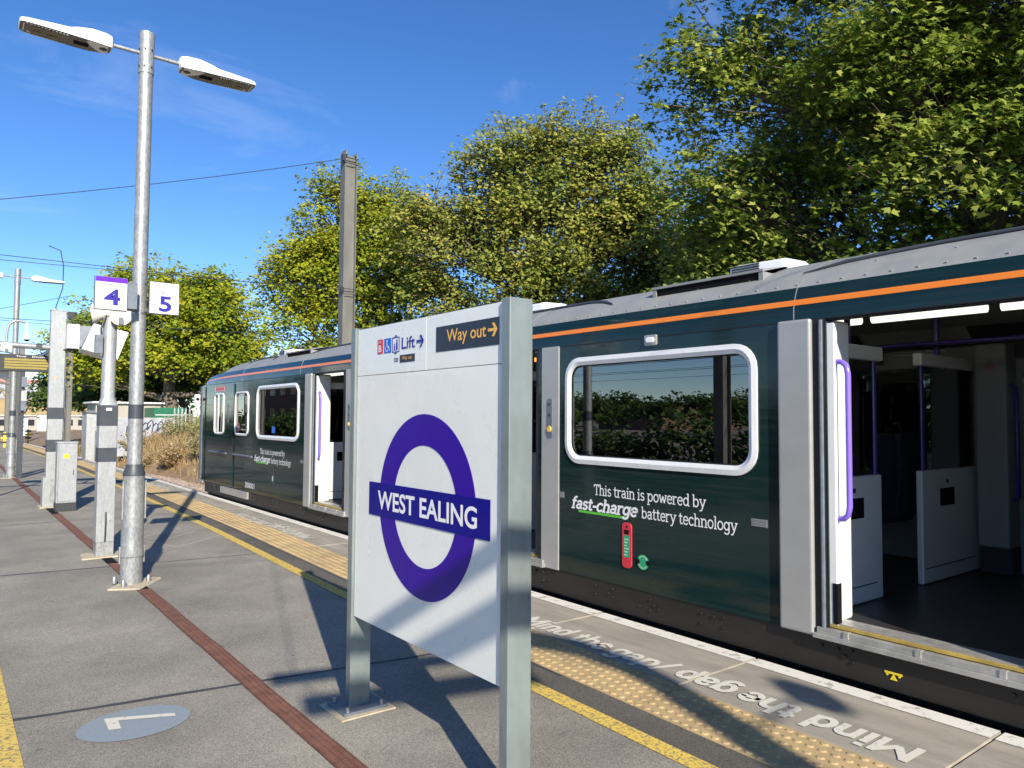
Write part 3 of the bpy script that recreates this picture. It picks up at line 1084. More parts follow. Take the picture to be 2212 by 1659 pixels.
def roof_unit(yc):
    x0 = 5.08
    rings = []
    for yy, hh, ww in ((yc - 0.24, 0.04, 0.20), (yc - 0.20, 0.095, 0.21), (yc + 0.18, 0.10, 0.215), (yc + 0.25, 0.095, 0.215)):
        cx = x0 + 0.215
        zb = roof_z(x0) - 0.03
        rings.append([(cx + a * ww / .3, yy, zb + 0.03 + b * hh) for a, b in ((-.30, -.3), (-.30, .75), (-.26, .95), (-.2, 1.05), (.2, 1.15), (.28, 1), (.30, .75), (.30, -.3))])
    o = MB().loft(rings).build('roof_unit', M['lampwhite'], train, smooth=30)
    # louvred end and side facing the cab
    lv = MB()
    for k in range(4):
        z = roof_z(x0) + 0.008 + 0.021 * k
        lv.box(x0 + 0.02, x0 + 0.40, yc + 0.252, yc + 0.262, z, z + 0.012)
    lv.build('louvre', M['dark'], o)
    l2 = MB()
    for k in range(4):
        z = roof_z(x0) + 0.008 + 0.021 * k
        l2.box(x0 - 0.008, x0 + 0.0, yc - 0.02, yc + 0.235, z, z + 0.011)
    l2.build('louvre', M['dark'], o)


for yc in (3.42, 6.3, 9.8, 13.6):
    roof_unit(yc)

# windows
fs = plane_fn((XT, 0, 0), (0, -1, 0), (0, 0, 1))
ff = plane_fn((mir(XT), 0, 0), (0, 1, 0), (0, 0, 1))


def window(fn, sgn, ya, yb, za, zb, fr=0.05, rad=0.13, proud=0.022, detail=True, frame=True, pm='glass'):
    cy, cz = (ya + yb) / 2 * sgn, (za + zb) / 2
    W_, H_ = yb - ya, zb - za
    out = rrect(W_ + 2 * fr * 1.0, H_ + 2 * fr, rad + fr, 6)
    mid = rrect(W_ + fr * 0.5, H_ + fr * 0.5, rad + fr * 0.2, 6)
    inn = rrect(W_ - fr * 0.75, H_ - fr * 0.75, rad - fr * 0.3, 6)
    f = lambda poly, t: [fn(cy + a, cz + b, t) for a, b in poly]
    pane = MB()
    pane.add(f(inn, -0.012) + f(inn, -0.018), [tuple(range(len(inn))), tuple(range(2 * len(inn) - 1, len(inn) - 1, -1))])
    if frame:
        mb = MB()
        mb.loft([f(out, 0.0), f(out, proud * .7), f(mid, proud), f(inn, proud * .35), f(inn, -0.03)], caps=False)
        wo = mb.build('window_frame', M['frame_white'], train, smooth=25)
        pane.build('pane', M[pm], wo)
        if detail:
            g2 = MB()
            g2.loft([f(rrect(W_ - fr * 0.72, H_ - fr * 0.72, rad - fr * 0.28, 6), -0.0), f(rrect(W_ - fr * 1.15, H_ - fr * 1.15, rad - fr * 0.5, 6), -0.006)], caps=False)
            g2.build('seal', M['rubber'], wo)
    else:
        wo = pane.build('pane', M[pm], train)
    return wo


for a, b in WINS:
    window(fs, -1, a, b, *WZ)
    window(ff, 1, a, b, *WZ, pm='clear')
window(fs, -1, 13.63, 14.35, 1.27, 2.03, 0.03, 0.10)
window(ff, 1, 13.63, 14.35, 1.27, 2.03, 0.03, 0.10)
window(fs, -1, 15.10, 15.68, 1.27, 2.03, 0.03, 0.08, frame=True)
for a, b in DOORS:
    window(ff, 1, a + .2, b - .2, 1.1, 2.05, 0.02, 0.1, pm='clear')
# exterior lamp over the window
lb = MB().prism(rrect(0.125, 0.085, 0.012, 3), lambda a, b, t: fs(-3.96 + a, 2.222 + b, t), 0, 0.018).build('side_lamp', M['alu'], train, bevel=0.003)
MB().prism(rrect(0.085, 0.045, 0.02, 4), lambda a, b, t: fs(-3.955 + a, 2.222 + b, t), 0.018, 0.035).build('lamp_lens', M['lens'], lb, bevel=0.008)

# doorways
def pillar(ya, yb, proud, buttons=False):
    o = MB().box(XT - proud, XT + 0.05, ya, yb, 0.235, 2.255).build('door_pillar', M['pillar'], train, bevel=0.018 if proud > .02 else 0.004, bseg=3)
    if buttons:
        yc = (ya + yb) / 2
        p = MB().prism(rrect(0.07, 0.36, 0.02, 4), lambda a, b, t: fs(-yc + a, 1.60 + b, t), proud, proud + 0.006).build('button_plate', M['plate'], o)
        for dz in (0.13, 0.03):
            MB().tube([fs(-yc, 1.60 + dz, proud + .006), fs(-yc, 1.60 + dz, proud + .010)], 0.014, 12).build('lamp', M['dark'], o)
        MB().tube([fs(-yc, 1.50, proud + .006), fs(-yc, 1.50, proud + .016)], [0.03, 0.026], 16).build('door_button', M['amber'], o)


for i, (a, b) in enumerate(DOORS):
    pillar(b + 0.09, b + 0.33, 0.035)
    pillar(a - 0.30, a - 0.06, 0.012, True)
    # rubber edges and white door leaf showing in its pocket
    MB().box(XT - 0.008, XT + 0.06, b + 0.012, b + 0.088, 0.25, 2.25).build('door_rubber', M['rubber'], train)
    MB().tube([(XT - 0.012, b + 0.03, 0.26), (XT - 0.012, b + 0.03, 2.24)], 0.014, 8).build('door_seal', M['plate'], train)
    leaf = MB().box(XT + 0.012, XT + 0.052, b - 0.048, b + 0.009, 0.32, 2.22).build('door_leaf', M['white'], train, bevel=0.006)
    MB().box(XT + 0.008, XT + 0.055, b - 0.052, b - 0.02, 0.33, 0.58).build('kick_plate', M['black'], leaf)
    MB().box(XT + 0.06, XT + 0.24, b - 0.03, b + 0.012, 0.33, 2.24).build('door_jamb', M['int_white'], train, bevel=0.02)
    MB().box(XT + 0.06, XT + 0.16, a - 0.04, a - 0.005, 0.33, 2.24).build('door_jamb', M['int_dark'], train, bevel=0.01)
    MB().box(XT - 0.0, XT + 0.07, a, a + 0.035, 0.32, 2.24).build('door_rubber', M['rubber'], train)
    # lilac grab rail
    gp = [(XT + 0.04, b - 0.05, 1.97), (XT + 0.035, b - 0.085, 1.965), (XT + 0.03, b - 0.115, 1.94), (XT + 0.03, b - 0.125, 1.89), (XT + 0.03, b - 0.125, 1.06), (XT + 0.03, b - 0.115, 1.01), (XT + 0.035, b - 0.085, 0.985), (XT + 0.04, b - 0.05, 0.98)]
    MB().tube(gp, 0.018, 12).build('grab_rail', M['lilac'], train, smooth=60)
    # threshold
    sill = MB()
    sill.box(XT - 0.045, XT + 0.03, a - 0.12, b + 0.09, 0.232, 0.262)
    sill.box(XT - 0.03, XT + 0.02, a - 0.1, b + 0.07, 0.262, 0.30)
    so = sill.build('door_sill', M['alu'], train, bevel=0.003)
    MB().box(XT + 0.008, XT + 0.022, a, b, 0.306, 0.3245).build('sill_edge', M['sill_yellow'], so)
    MB().box(XT + 0.025, XT + 0.16, a, b, 0.318, 0.334).build('tread_plate', M['alu'], so)
    for k in range(3):
        yk = b - 0.12 - k * (b - a - .2) / 2.2
        MB().box(XT - 0.036, XT + 0.004, yk - 0.018, yk + 0.018, 0.262, 0.304).build('sill_bracket', M['alu'], so, bevel=0.003)
    # header strip
    MB().box(XT + 0.01, XT + 0.07, a, b, 2.235, 2.249).build('door_header', M['rubber'], train)

# solebar, bolts and underframe
sb_ = MB().box(XT + 0.012, XT + 0.06, Y0, 16.35, 0.02, 0.238).build('solebar', M['solebar'], train)
bt = MB()
rb = random.Random(4)
for yc in [-0.8, 0.4, 1.3, 2.36, 3.3, 3.9, 4.4, 5.2, 5.5, 6.6, 7.2, 8.4, 9.3, 10.2, 10.9, 12.1, 13.2, 14.8, 15.6]:
    for dy, dz in rb.sample([(0, .19), (.09, .18), (0, .12), (.09, .10), (.05, .145), (.2, .18), (.2, .11)], 5):
        bt.tube([(XT + 0.012, yc + dy, dz), (XT + 0.0, yc + dy, dz)], [0.013, 0.011], 8)
bt.build('bolts', M['bolt'], sb_)['kind'] = 'stuff'
uf = MB()
uf.box(XT + 0.07, mir(XT) - 0.07, Y0, 16.3, -0.12, 0.02)
uf.box(XT + 0.16, mir(XT) - 0.16, 1.0, 7.5, -0.72, -0.12)
uf.box(XT + 0.16, mir(XT) - 0.16, 9.0, 14.0, -0.66, -0.12)
uf.build('underframe', M['bolt'], train)
MB().box(XT - 0.025, XT + 0.06, 13.55, 15.15, 0.10, 0.225).build('cab_step', M['alu'], train, bevel=0.004)
for yc in (0.2, 14.8):
    for dx in (-0.75, 0.75):
        for dy in (-1.0, 1.0):
            w_ = MB().tube([(XC + dx - 0.06, yc + dy, -0.45), (XC + dx + 0.06, yc + dy, -0.45)], 0.36, 24)
            w_.build('wheel', M['bolt'], train, smooth=40)
# yellow jacking mark
ys_ = MB()
slab(fs, -2.165, -2.065, 0.118, 0.130, -0.0105, -0.006, ys_)
ys_.prism([(-2.135, 0.085), (-2.095, 0.085), (-2.115, 0.118)], fs, -0.0105, -0.006)
for c in (-2.15, -2.08):
    ys_.prism([(c + .007 * math.cos(k), .112 + .007 * math.sin(k)) for k in np.arange(0, 6.2, .8)], fs, -0.0105, -0.006)
ys_.build('jacking_mark', M['yellow_tape'], sb_)

# floor, ceiling, lights
MB().box(XT + 0.07, mir(XT) - 0.07, Y0, 14.5, 0.26, 0.33).build('floor', M['floor'], train)
ce = MB()
ce.add([(x, yy, z) for yy in (Y0, 14.5) for x, z in ((4.57, 2.28), (4.75, 2.42), (5.2, 2.50), (6.54, 2.50), (6.99, 2.42), (7.17, 2.28))], [(i, i + 1, i + 7, i + 6) for i in range(5)])
ce.build('ceiling', M['int_shaded'], train)
MB().box(XT + 0.10, mir(XT) - 0.10, 14.5, 14.53, 0.33, 2.45).build('cab_bulkhead', M['int_white'], train)
MB().box(XT + 0.02, mir(XT) - 0.02, Y0 - 0.03, Y0, 0.24, 2.48).build('end_wall', M['body'], train)
lt = None
for k in range(18):
    yc = -1.1 + 0.87 * k
    if lt is None:
        lm = MB().tube([(5.60, -0.39, 0), (5.60, 0.39, 0)], 0.034, 12)
        lt = lm.build('strip_light', M['tube'], train, smooth=50)
        lt.location = (0, yc, 2.37)
    else:
        inst(lt, (0, yc, 2.37), 0, train)
# cove advert panels on the far side
for k in range(8):
    yc = 0.2 + 1.7 * k
    p = MB().add([(6.985, yc, 2.415), (7.145, yc, 2.295), (7.145, yc + 0.75, 2.295), (6.985, yc + 0.75, 2.415)], [(0, 1, 2, 3)])
    p.build('advert_panel', M['int_dark'], train)
    MB().box(7.155, 7.165, yc - 0.15, yc + 0.5, 2.13, 2.27).build('line_map', M['int_dark'], train)
lm_ = MB()
lm_.box(7.150, 7.154, 2.95, 3.35, 2.208, 2.212)
lm_.build('map_line', M['letter_white'], train)
fm = plane_fn((7.152, 3.05, 2.19), (0, -1, 0), (0, 0, 1))
text_part('map_lettering', 'West Ealing', fm, 0.0, 0.025, 0.17, 0.035, M['int_white'], train)


def screen(Ys, left):
    """draughtscreen across one side of the vestibule"""
    x0, x1 = (4.60, 5.40) if left else (6.04, 7.12)
    xe = x1 if left else x0
    o = MB().box(x0, x1, Ys, Ys + 0.05, 0.335, 1.21).build('draught_screen', M['int_white'], train, bevel=0.012)
    xa = (x0 + x1) / 2 - (0.0 if left else 0.1)
    MB().box(xa - 0.13, xa + 0.13, Ys - 0.004, Ys, 0.92, 1.06).build('notice', M['black'], o)
    MB().box(x0 + 0.03, x1 - 0.1, Ys - 0.003, Ys, 0.45, 0.457).build('groove', M['int_dark'], o)
    MB().tube([(xa, Ys - 0.008, 1.115), (xa, Ys, 1.115)], 0.017, 10).build('stud', M['dark'], o)
    MB().box(x0 + 0.01, x1 - 0.04, Ys + 0.02, Ys + 0.026, 1.212, 2.03).build('screen_glass', M['clear'], o)
    MB().box(x0, x1 + (0.03 if left else 0), Ys - 0.01, Ys + 0.06, 2.03, 2.13).build('header_rail', M['int_white'], o, bevel=0.012)
    xp = xe - 0.06 if left else xe + 0.06
    MB().tube([(xp, Ys + 0.025, 1.21), (xp, Ys + 0.025, 2.04)], 0.021, 12).build('pole', M['pole'], o, smooth=50)
    MB().tube([(xp - (0.35 if left else -0.3), Ys + 0.025, 2.12), (xp - (0.35 if left else -0.3), Ys + 0.025, 2.48)], 0.021, 12).build('pole', M['pole'], o, smooth=50)


for a, b in DOORS:
    screen(b + 0.12, True)
    screen(b + 0.12, False)
    screen(a - 0.17, True)
    screen(a - 0.17, False)
    # far-side vestibule pillar and rail
    MB().box(6.95, 7.18, b - 0.16, b + 0.08, 0.55, 2.25).build('vestibule_pillar', M['int_shaded'], train, bevel=0.02)
    MB().box(7.0, 7.19, b - 0.16, b + 0.08, 0.335, 0.55).build('pillar_base', M['int_dark'], train)
    MB().tube([(7.0, b - 0.17, 1.9), (6.98, b - 0.22, 1.88), (6.98, b - 0.22, 0.98), (7.0, b - 0.17, 0.95)], 0.018, 8).build('grab_rail', M['pole'], train, smooth=60)
    fp = plane_fn((6.95, b - 0.04, 0), (0, -1, 0), (0, 0, 1))
    rg_ = [(0.028 * math.cos(k * math.pi / 12), 2.06 + 0.028 * math.sin(k * math.pi / 12)) for k in range(24)]
    ri_ = [(0.022 * math.cos(k * math.pi / 12), 2.06 + 0.022 * math.sin(k * math.pi / 12)) for k in range(24)]
    q = MB()
    q.loft([[fp(x, z, 0.003) for x, z in rg_], [fp(x, z, 0.003) for x, z in ri_]], caps=False)
    slab(fp, -0.018, 0.018, 2.057, 2.063, 0.001, 0.003, q)
    q.build('no_smoking_sign', M['redv'], train)
# overhead grab rail
MB().tube([(6.3, Y0, 2.22), (6.3, 14.4, 2.22)], 0.018, 8).build('overhead_rail', M['pole'], train, smooth=60)


def seat_mesh(face):
    """one pair of seats across the car, local coordinates"""
    s_ = MB()
    w2 = 0.43
    for c in (-0.22, 0.22):
        prof = [(0.0, 0.42), (0.03, 0.85), (0.06, 1.13), (0.10, 1.17), (0.15, 1.13), (0.15, 0.80), (0.11, 0.42)]
        rings = []
        for xx, kx in ((-.20, .93), (-.15, 1.0), (.15, 1.0), (.20, .93)):
            rings.append([(c + xx, face * (p[0] - 0.08) , 0.42 + (p[1] - 0.42) * kx) for p in prof])
        s_.loft(rings)
        s_.box(c - 0.2, c + 0.2, min(0, -face * 0.42), max(0, -face * 0.42), 0.36, 0.46)
    return s_


def handle_mesh(face):
    return MB().tube([(-0.43, 0.0, 0.95), (-0.44, face * 0.03, 1.12), (-0.42, face * 0.02, 1.22), (-0.34, 0.0, 1.23)], 0.02, 6)


sp = {}
for yc, fc in ((3.15, -1), (3.95, 1), (4.6, -1), (7.0, -1), (7.7, 1), (8.3, -1), (11.2, -1), (12.0, 1), (12.7, -1), (-0.9, -1), (0.2, 1)):
    for xc in (5.05, 6.67):
        key = fc
        if key not in sp:
            a_ = seat_mesh(fc).build('seat', M['seat'], train, bevel=0.02)
            h_ = handle_mesh(fc).build('seat_handle', M['int_white'], a_, smooth=60)
            sp[key] = (a_, h_)
            a_.location = (xc, yc, 0.33)
        else:
            a_, h_ = sp[key]
            n_ = inst(a_, (xc, yc, 0.33), 0, train)
            hh = h_.copy()
            COL.objects.link(hh)
            hh.parent = n_
            hh.matrix_parent_inverse = Matrix()
for a_, h_ in sp.values():
    h_.matrix_parent_inverse = Matrix()
# amber passenger information display glimpsed inside
MB().box(5.3, 6.4, 6.58, 6.62, 2.2, 2.36).build('info_display', M['int_dark'], train)
fl = plane_fn((5.4, 6.578, 2.25), (1, 0, 0), (0, 0, 1))
for k in range(26):
    if k % 5 != 3:
        slab(fl, k * 0.034, k * 0.034 + 0.022, 0.0, 0.045, 0.001, 0.003).build('led_character', M['led_amber'], train)

# slogans and marks on the side
LW = M['letter_white']


def arcp(cx, cy, rx, ry, a0, a1, n=9):
    return [(cx + rx * math.cos(R(a0 + (a1 - a0) * k / n)), cy + ry * math.sin(R(a0 + (a1 - a0) * k / n))) for k in range(n + 1)]


O_ = lambda cx: arcp(cx, .5, .36, .5, 0, 360, 18)
# slab-serif letters: width, strokes, serif bars (x0, x1, y)
SLAB = {
    'T': (1.05, [[(.52, 0), (.52, 1.42)], [(.04, 1.42), (1.0, 1.42)], [(.07, 1.42), (.07, 1.16)], [(.97, 1.42), (.97, 1.16)]], [(.32, .72, 0)]),
    'h': (1.02, [[(.2, 0), (.2, 1.5)], [(.2, .7)] + arcp(.5, .66, .3, .32, 160, 0) + [(.8, 0)]], [(.02, .4, 0), (.6, 1.0, 0), (.02, .2, 1.5)]),
    'n': (1.02, [[(.2, 0), (.2, 1.0)], [(.2, .7)] + arcp(.5, .66, .3, .32, 160, 0) + [(.8, 0)]], [(.02, .4, 0), (.6, 1.0, 0), (.02, .2, 1.0)]),
    'i': (.5, [[(.25, 0), (.25, 1.0)], [(.25, 1.3), (.25, 1.44)]], [(.04, .46, 0), (.04, .25, 1.0)]),
    'l': (.5, [[(.25, 0), (.25, 1.5)]], [(.04, .46, 0), (.04, .25, 1.5)]),
    's': (.78, [arcp(.39, .74, .25, .24, 25, 270, 9) + arcp(.39, .26, .27, .25, 90, -155, 9)], []),
    't': (.66, [[(.27, 1.34), (.27, .24)] + arcp(.47, .22, .2, .2, 180, 320, 6), [(.04, .98), (.56, .98)]], []),
    'r': (.76, [[(.2, 0), (.2, 1.0)], [(.2, .62)] + arcp(.5, .66, .28, .32, 165, 50, 6)], [(.02, .46, 0), (.02, .2, 1.0)]),
    'a': (.92, [arcp(.42, .7, .28, .28, 160, 0, 7) + [(.7, 0.06), (.86, .02)], arcp(.4, .28, .28, .26, 60, 330, 10), [(.52, .53), (.7, .58)]], []),
    'p': (1.02, [[(.2, -.46), (.2, 1.0)], arcp(.54, .5, .34, .48, 160, -160, 14)], [(.02, .42, -.46), (.02, .2, 1.0)]),
    'b': (1.02, [[(.2, 0), (.2, 1.5)], arcp(.54, .5, .34, .48, 160, -160, 14)], [(.02, .2, 1.5)]),
    'd': (1.02, [[(.8, 0), (.8, 1.5)], arcp(.46, .5, .34, .48, 20, 340, 14)], [(.8, 1.0, 0), (.62, .8, 1.5)]),
    'o': (.92, [O_(.46)], []),
    'c': (.84, [arcp(.46, .5, .36, .5, 40, 320, 14)], []),
    'e': (.88, [[(.1, .54), (.8, .54)] + arcp(.46, .5, .36, .5, 5, 318, 15)], []),
    'w': (1.3, [[(.12, 1.0), (.40, .0)], [(.40, .0), (.65, .85)], [(.65, .85), (.90, .0)], [(.90, .0), (1.18, 1.0)]], [(0, .3, 1.0), (1.0, 1.3, 1.0)]),
    'y': (.98, [[(.14, 1.0), (.5, .06)], [(.86, 1.0), (.46, -.1), (.32, -.4), (.1, -.42)]], [(0, .34, 1.0), (.66, 1.0, 1.0)]),
    'f': (.66, [[(.26, 0), (.26, 1.2)] + arcp(.48, 1.2, .22, .28, 180, 60, 6), [(.04, .98), (.56, .98)]], [(.06, .5, 0)]),
    'g': (.98, [arcp(.44, .52, .34, .46, 20, 340, 14), [(.78, 1.0), (.78, -.1)] + arcp(.44, -.1, .34, .34, 0, -150, 8)], [(.78, .96, 1.0)]),
    'M': (1.5, [[(.18, 0), (.2, 1.42)], [(.2, 1.36), (.75, .42)], [(.75, .42), (1.3, 1.36)], [(1.3, 1.42), (1.32, 0)]], []), '/': (.8, [[(.1, -.1), (.7, 1.5)]], []), '-': (.6, [[(.08, .5), (.52, .5)]], []), ' ': (.42, [], []),
}


def slab_word(word, y_left, z_base, xh, xscale, m, weight=.085, slant=0.0, fn=None, parent=None, name='slogan_word', serif=True):
    """one word in slab lettering as ONE mesh; returns its advance"""
    mb = MB()
    pen = 0.0
    lift = 0.0015 if fn is None else 0.005
    fn = fn or fs
    for ch in word:
        wd, strokes, bars = SLAB[ch]
        segs = [list(st) for st in strokes] + ([[(a, q), (b, q)] for a, b, q in bars] if serif else [])
        for si, st in enumerate(segs):
            hw = weight if si < len(strokes) else weight * .72
            lf, rg_ = [], []
            for i, p in enumerate(st):
                p0, p1 = st[max(0, i - 1)], st[min(len(st) - 1, i + 1)]
                d = Vector((p1[0] - p0[0], p1[1] - p0[1]))
                d = d.normalized() if d.length else Vector((1, 0))
                q = Vector((-d.y, d.x)) * hw
                e = d * (-hw * .4 if i == 0 else hw * .4 if i == len(st) - 1 else 0)
                for lst, sg_ in ((lf, 1), (rg_, -1)):
                    x_, y_ = p[0] + e.x + sg_ * q.x, p[1] + e.y + sg_ * q.y
                    lst.append(fn(-y_left + (pen + x_ + slant * y_) * xh * xscale, z_base + y_ * xh, lift + .00012 * si))
            n = len(st)
            mb.add(rg_ + lf, [(i, i + 1, n + i + 1, n + i) for i in range(n - 1)])
        pen += wd
    mb.build(name, m, parent or train)
    return pen * xh * xscale


def slab_line(text, y_left, z_base, xh, total, m, weight=.085, slant=0.0, **kw):
    adv = sum(SLAB[c][0] for c in text)
    xs = total / (adv * xh)
    x = 0.0
    for wrd in text.split(' '):
        x += slab_word(wrd, y_left - x, z_base, xh, xs, m, weight, slant, **kw) + SLAB[' '][0] * xh * xs


# lettering painted on the coping, facing both ways
for k in range(5):
    dy = 7.75 * k
    ox = 0.16 * min(k, 1) + (0.06 if k > 1 else 0)
    fa = plane_fn((3.665 + ox, 4.66 + dy, 0), (0, -1, 0), (1, 0, 0))
    slab_line('Mind the gap/', 0, 0, 0.135, 1.48, M['letter_paint'], .15, fn=fa, parent=platform, name='lettering', serif=False)
    fb = plane_fn((3.825 + ox, 1.66 + dy, 0), (0, 1, 0), (-1, 0, 0))
    slab_line('Mind the gap', 0, 0, 0.135, 1.46, M['letter_paint'], .15, fn=fb, parent=platform, name='lettering', serif=False)


def slogan(dy):
    """three lines of slab lettering; dy shifts the block along the car"""
    slab_line('This train is powered by', 4.61 + dy, 0.952, 0.058, 1.17, LW)
    slab_line('fast-charge', 4.895 + dy, 0.815, 0.066, 0.775, LW, .135, 0.2)
    slab_line('battery technology', 4.07 + dy, 0.812, 0.058, 0.90, LW)
    slab(fs, -(4.80 + dy), -(4.22 + dy), 0.783, 0.803, 0.0005, 0.0012).build('green_underline', M['green_glow'], train)


slogan(0.0)
slogan(8.35)
text_part('fleet_number', '300001', fs, -13.72, 0.305, 0.50, 0.10, LW, train, bold=0.01)
text_part('operator_name', 'Great Western Railway', fs, -15.95, 0.79, 1.05, 0.045, M['plate'], train)
for ya, yb, z in ((4.99, 5.13, 0.915), (2.93, 3.06, 0.895), (11.0, 11.12, 0.905), (9.05, 9.18, 0.9), (6.9, 7.03, .9)):
    v = slab(fs, -yb, -ya, z - 0.027, z + 0.027, 0.0, 0.003).build('grille', M['plate'], train)
    gq = MB()
    for k in range(5):
        slab(fs, -yb + .006, -ya - .006, z - 0.022 + k * .010, z - 0.017 + k * .010, 0.003, 0.006, gq)
    gq.build('grille_bars', M['alu'], v)
# emergency handle box
rd = MB().prism(rrect(0.105, 0.365, 0.035, 5), lambda a, b, t: fs(-4.22 + a, 0.575 + b, t), 0.0, 0.012).build('emergency_box', M['redv'], train, bevel=0.004)
slab(fs, -4.252, -4.188, 0.48, 0.655, 0.0125, 0.0135).build('instruction_label', M['greenv'], rd)
il = MB()
for k in range(6):
    slab(fs, -4.246, -4.246 + 0.05 * (0.6 + 0.4 * ((k * 7) % 3) / 2), 0.494 + k * .025, 0.503 + k * .025, 0.0137, 0.0147, il)
il.build('instruction_lines', M['paleg'], rd)
slab(fs, -4.245, -4.195, 0.665, 0.70, 0.0125, 0.0135).build('recess', M['black'], rd)
MB().prism([(-4.22 + .01 * math.cos(k), 0.725 + .01 * math.sin(k)) for k in np.arange(0, 6.2, .6)], fs, 0.0125, 0.0135).build('key_hole', M['black'], rd)
gd_out = [(-4.05 + 0.068 * math.cos(2 * math.pi * k / 32), 0.465 + 0.068 * math.sin(2 * math.pi * k / 32)) for k in range(32)]
gd = MB().prism(gd_out, fs, 0.0, 0.004).build('release_disc', M['black'], train)
dd = MB().prism([(-4.05 + 0.061 * math.cos(2 * math.pi * k / 32), 0.465 + 0.061 * math.sin(2 * math.pi * k / 32)) for k in range(32)], fs, 0.0045, 0.006).build('disc_face', M['greenv'], gd)
for s_ in (-1, 1):
    MB().prism([(-4.05 + s_ * (0.052 + 0.02 * math.cos(k)) , 0.465 + 0.02 * math.sin(k)) for k in np.arange(0, 6.2, .5)], fs, 0.0065, 0.0075).build('finger_hole', M['black'], gd)
    ar = MB()
    arc = [(math.cos(R(a)), math.sin(R(a))) for a in range(35, 146, 10)]
    ar.loft([[fs(-4.05 + s_ * x * r_, 0.465 + s_ * z_ * r_, 0.0066) for r_ in (0.043, 0.049)] + [fs(-4.05 + s_ * x * r_, 0.465 + s_ * z_ * r_, 0.0072) for r_ in (0.049, 0.043)] for x, z_ in arc])
    ar.prism([(-4.05 + s_ * 0.045, 0.465 + s_ * 0.018), (-4.05 + s_ * 0.024, 0.465 + s_ * 0.026), (-4.05 + s_ * 0.044, 0.465 + s_ * 0.040)], fs, 0.0066, 0.0072)
    ar.build('arrow', M['paleg'], gd)
slab(fs, -12.33, -12.27, 0.36, 0.76, 0.0, 0.008).build('emergency_box', M['dark'], train)
slab(fs, -12.325, -12.275, 0.52, 0.60, 0.0085, 0.0095).build('instruction_label', M['paleg'], train)

# cab end
for ya, yb, pr in ((14.42, 14.62, 0.018), (16.38, 16.55, 0.012)):
    MB().box(XT - pr, XT + 0.04, ya, yb, 0.26, 2.22).build('cab_post', M['body'], train, bevel=0.006)
MB().box(XT - 0.002, XT + 0.01, 16.33, 16.378, 0.3, 2.2).build('door_gap', M['black'], train)
MB().box(XT - 0.002, XT + 0.01, 14.625, 14.66, 0.3, 2.2).build('door_gap', M['black'], train)
for ya, yb in ((14.80, 15.95), (13.3, 14.38)):
    MB().tube([(XT - 0.03, ya, 0.88), (XT - 0.03, yb, 0.88)], 0.018, 8).build('hand_bar', M['plate'], train, smooth=60)
np_ = slab(fs, -15.70, -15.05, 2.10, 2.19, 0.0, 0.006).build('name_plate', M['redv'], train)
bq = MB()
for a, b, c, d in ((-15.69, -15.06, 2.105, 2.111), (-15.69, -15.06, 2.179, 2.185), (-15.69, -15.68, 2.111, 2.179), (-15.07, -15.06, 2.111, 2.179)):
    slab(fs, a, b, c, d, 0.0062, 0.008, bq)
bq.build('plate_border', M['letter_white'], np_)
slab(fs, -15.46, -15.40, 1.235, 2.06, 0.010, 0.02).build('window_bar', M['frame_white'], train)
slab(fs, -14.86, -14.80, 1.48, 1.84, 0.0, 0.004).build('data_plate', M['plate'], train)
ne = MB().prism([(-14.20 + 0.085 * math.cos(2 * math.pi * k / 24), 1.40 + 0.085 * math.sin(2 * math.pi * k / 24)) for k in range(24)], fs, -0.010, -0.008).build('no_entry_sign', M['redv'], train)
slab(fs, -14.265, -14.135, 1.385, 1.415, -0.0075, -0.006).build('white_bar', M['letter_white'], ne)
text_part('no_entry_lettering', 'No entry', fs, -14.06, 1.42, 0.22, 0.045, LW, train, lift=-0.009)
text_part('no_entry_lettering', 'Staff only', fs, -14.06, 1.33, 0.28, 0.04, LW, train, lift=-0.009)
slab(fs, -12.43, -12.29, 1.32, 1.43, -0.010, -0.008).build('window_sticker', M['bluev'], train)
# nose: lofted front with windscreen and corner strip
rings = []
for yy in (16.55, 16.75, 16.86):
    ins = inset(yy) + (0.0 if yy < 16.8 else 0.05)
    kf = kfac(yy)
    sec = [(XT + ins, 0.24), (XT + ins, 2.25)] + [(x + ins, 2.25 + (z - 2.25) * kf - 0.01) for x, z in CANT[1:] + ROOF[2::2]]
    sec += [(mir(x), z) for x, z in sec[::-1] if x < XC - .01]
    rings.append([(x, yy, z) for x, z in sec])
MB().loft(rings).build('cab_front', M['body'], train, smooth=30)
MB().box(XT + 0.015, XT + 0.12, 16.70, 16.875, 0.26, 2.24).build('corner_strip', M['plate'], train, bevel=0.02)
MB().box(XT + 0.25, mir(XT) - 0.25, 16.866, 16.872, 1.25, 2.1).build('windscreen', M['pane'], train)
mrr = MB().box(XT - 0.13, XT - 0.02, 16.72, 16.80, 1.86, 2.06).build('rear_camera_housing', M['white'], train, bevel=0.015)
MB().tube([(XT - 0.075, 16.715, 1.96), (XT - 0.075, 16.722, 1.96)], 0.035, 14).build('camera_lens', M['black'], mrr)
MB().box(XT - 0.03, XT + 0.06, 16.73, 16.78, 1.93, 1.98).build('bracket', M['dark'], mrr)
MB().box(XT - 0.02, XT + 0.10, 16.45, 16.85, 0.20, 0.245).build('nose_step', M['alu'], train)

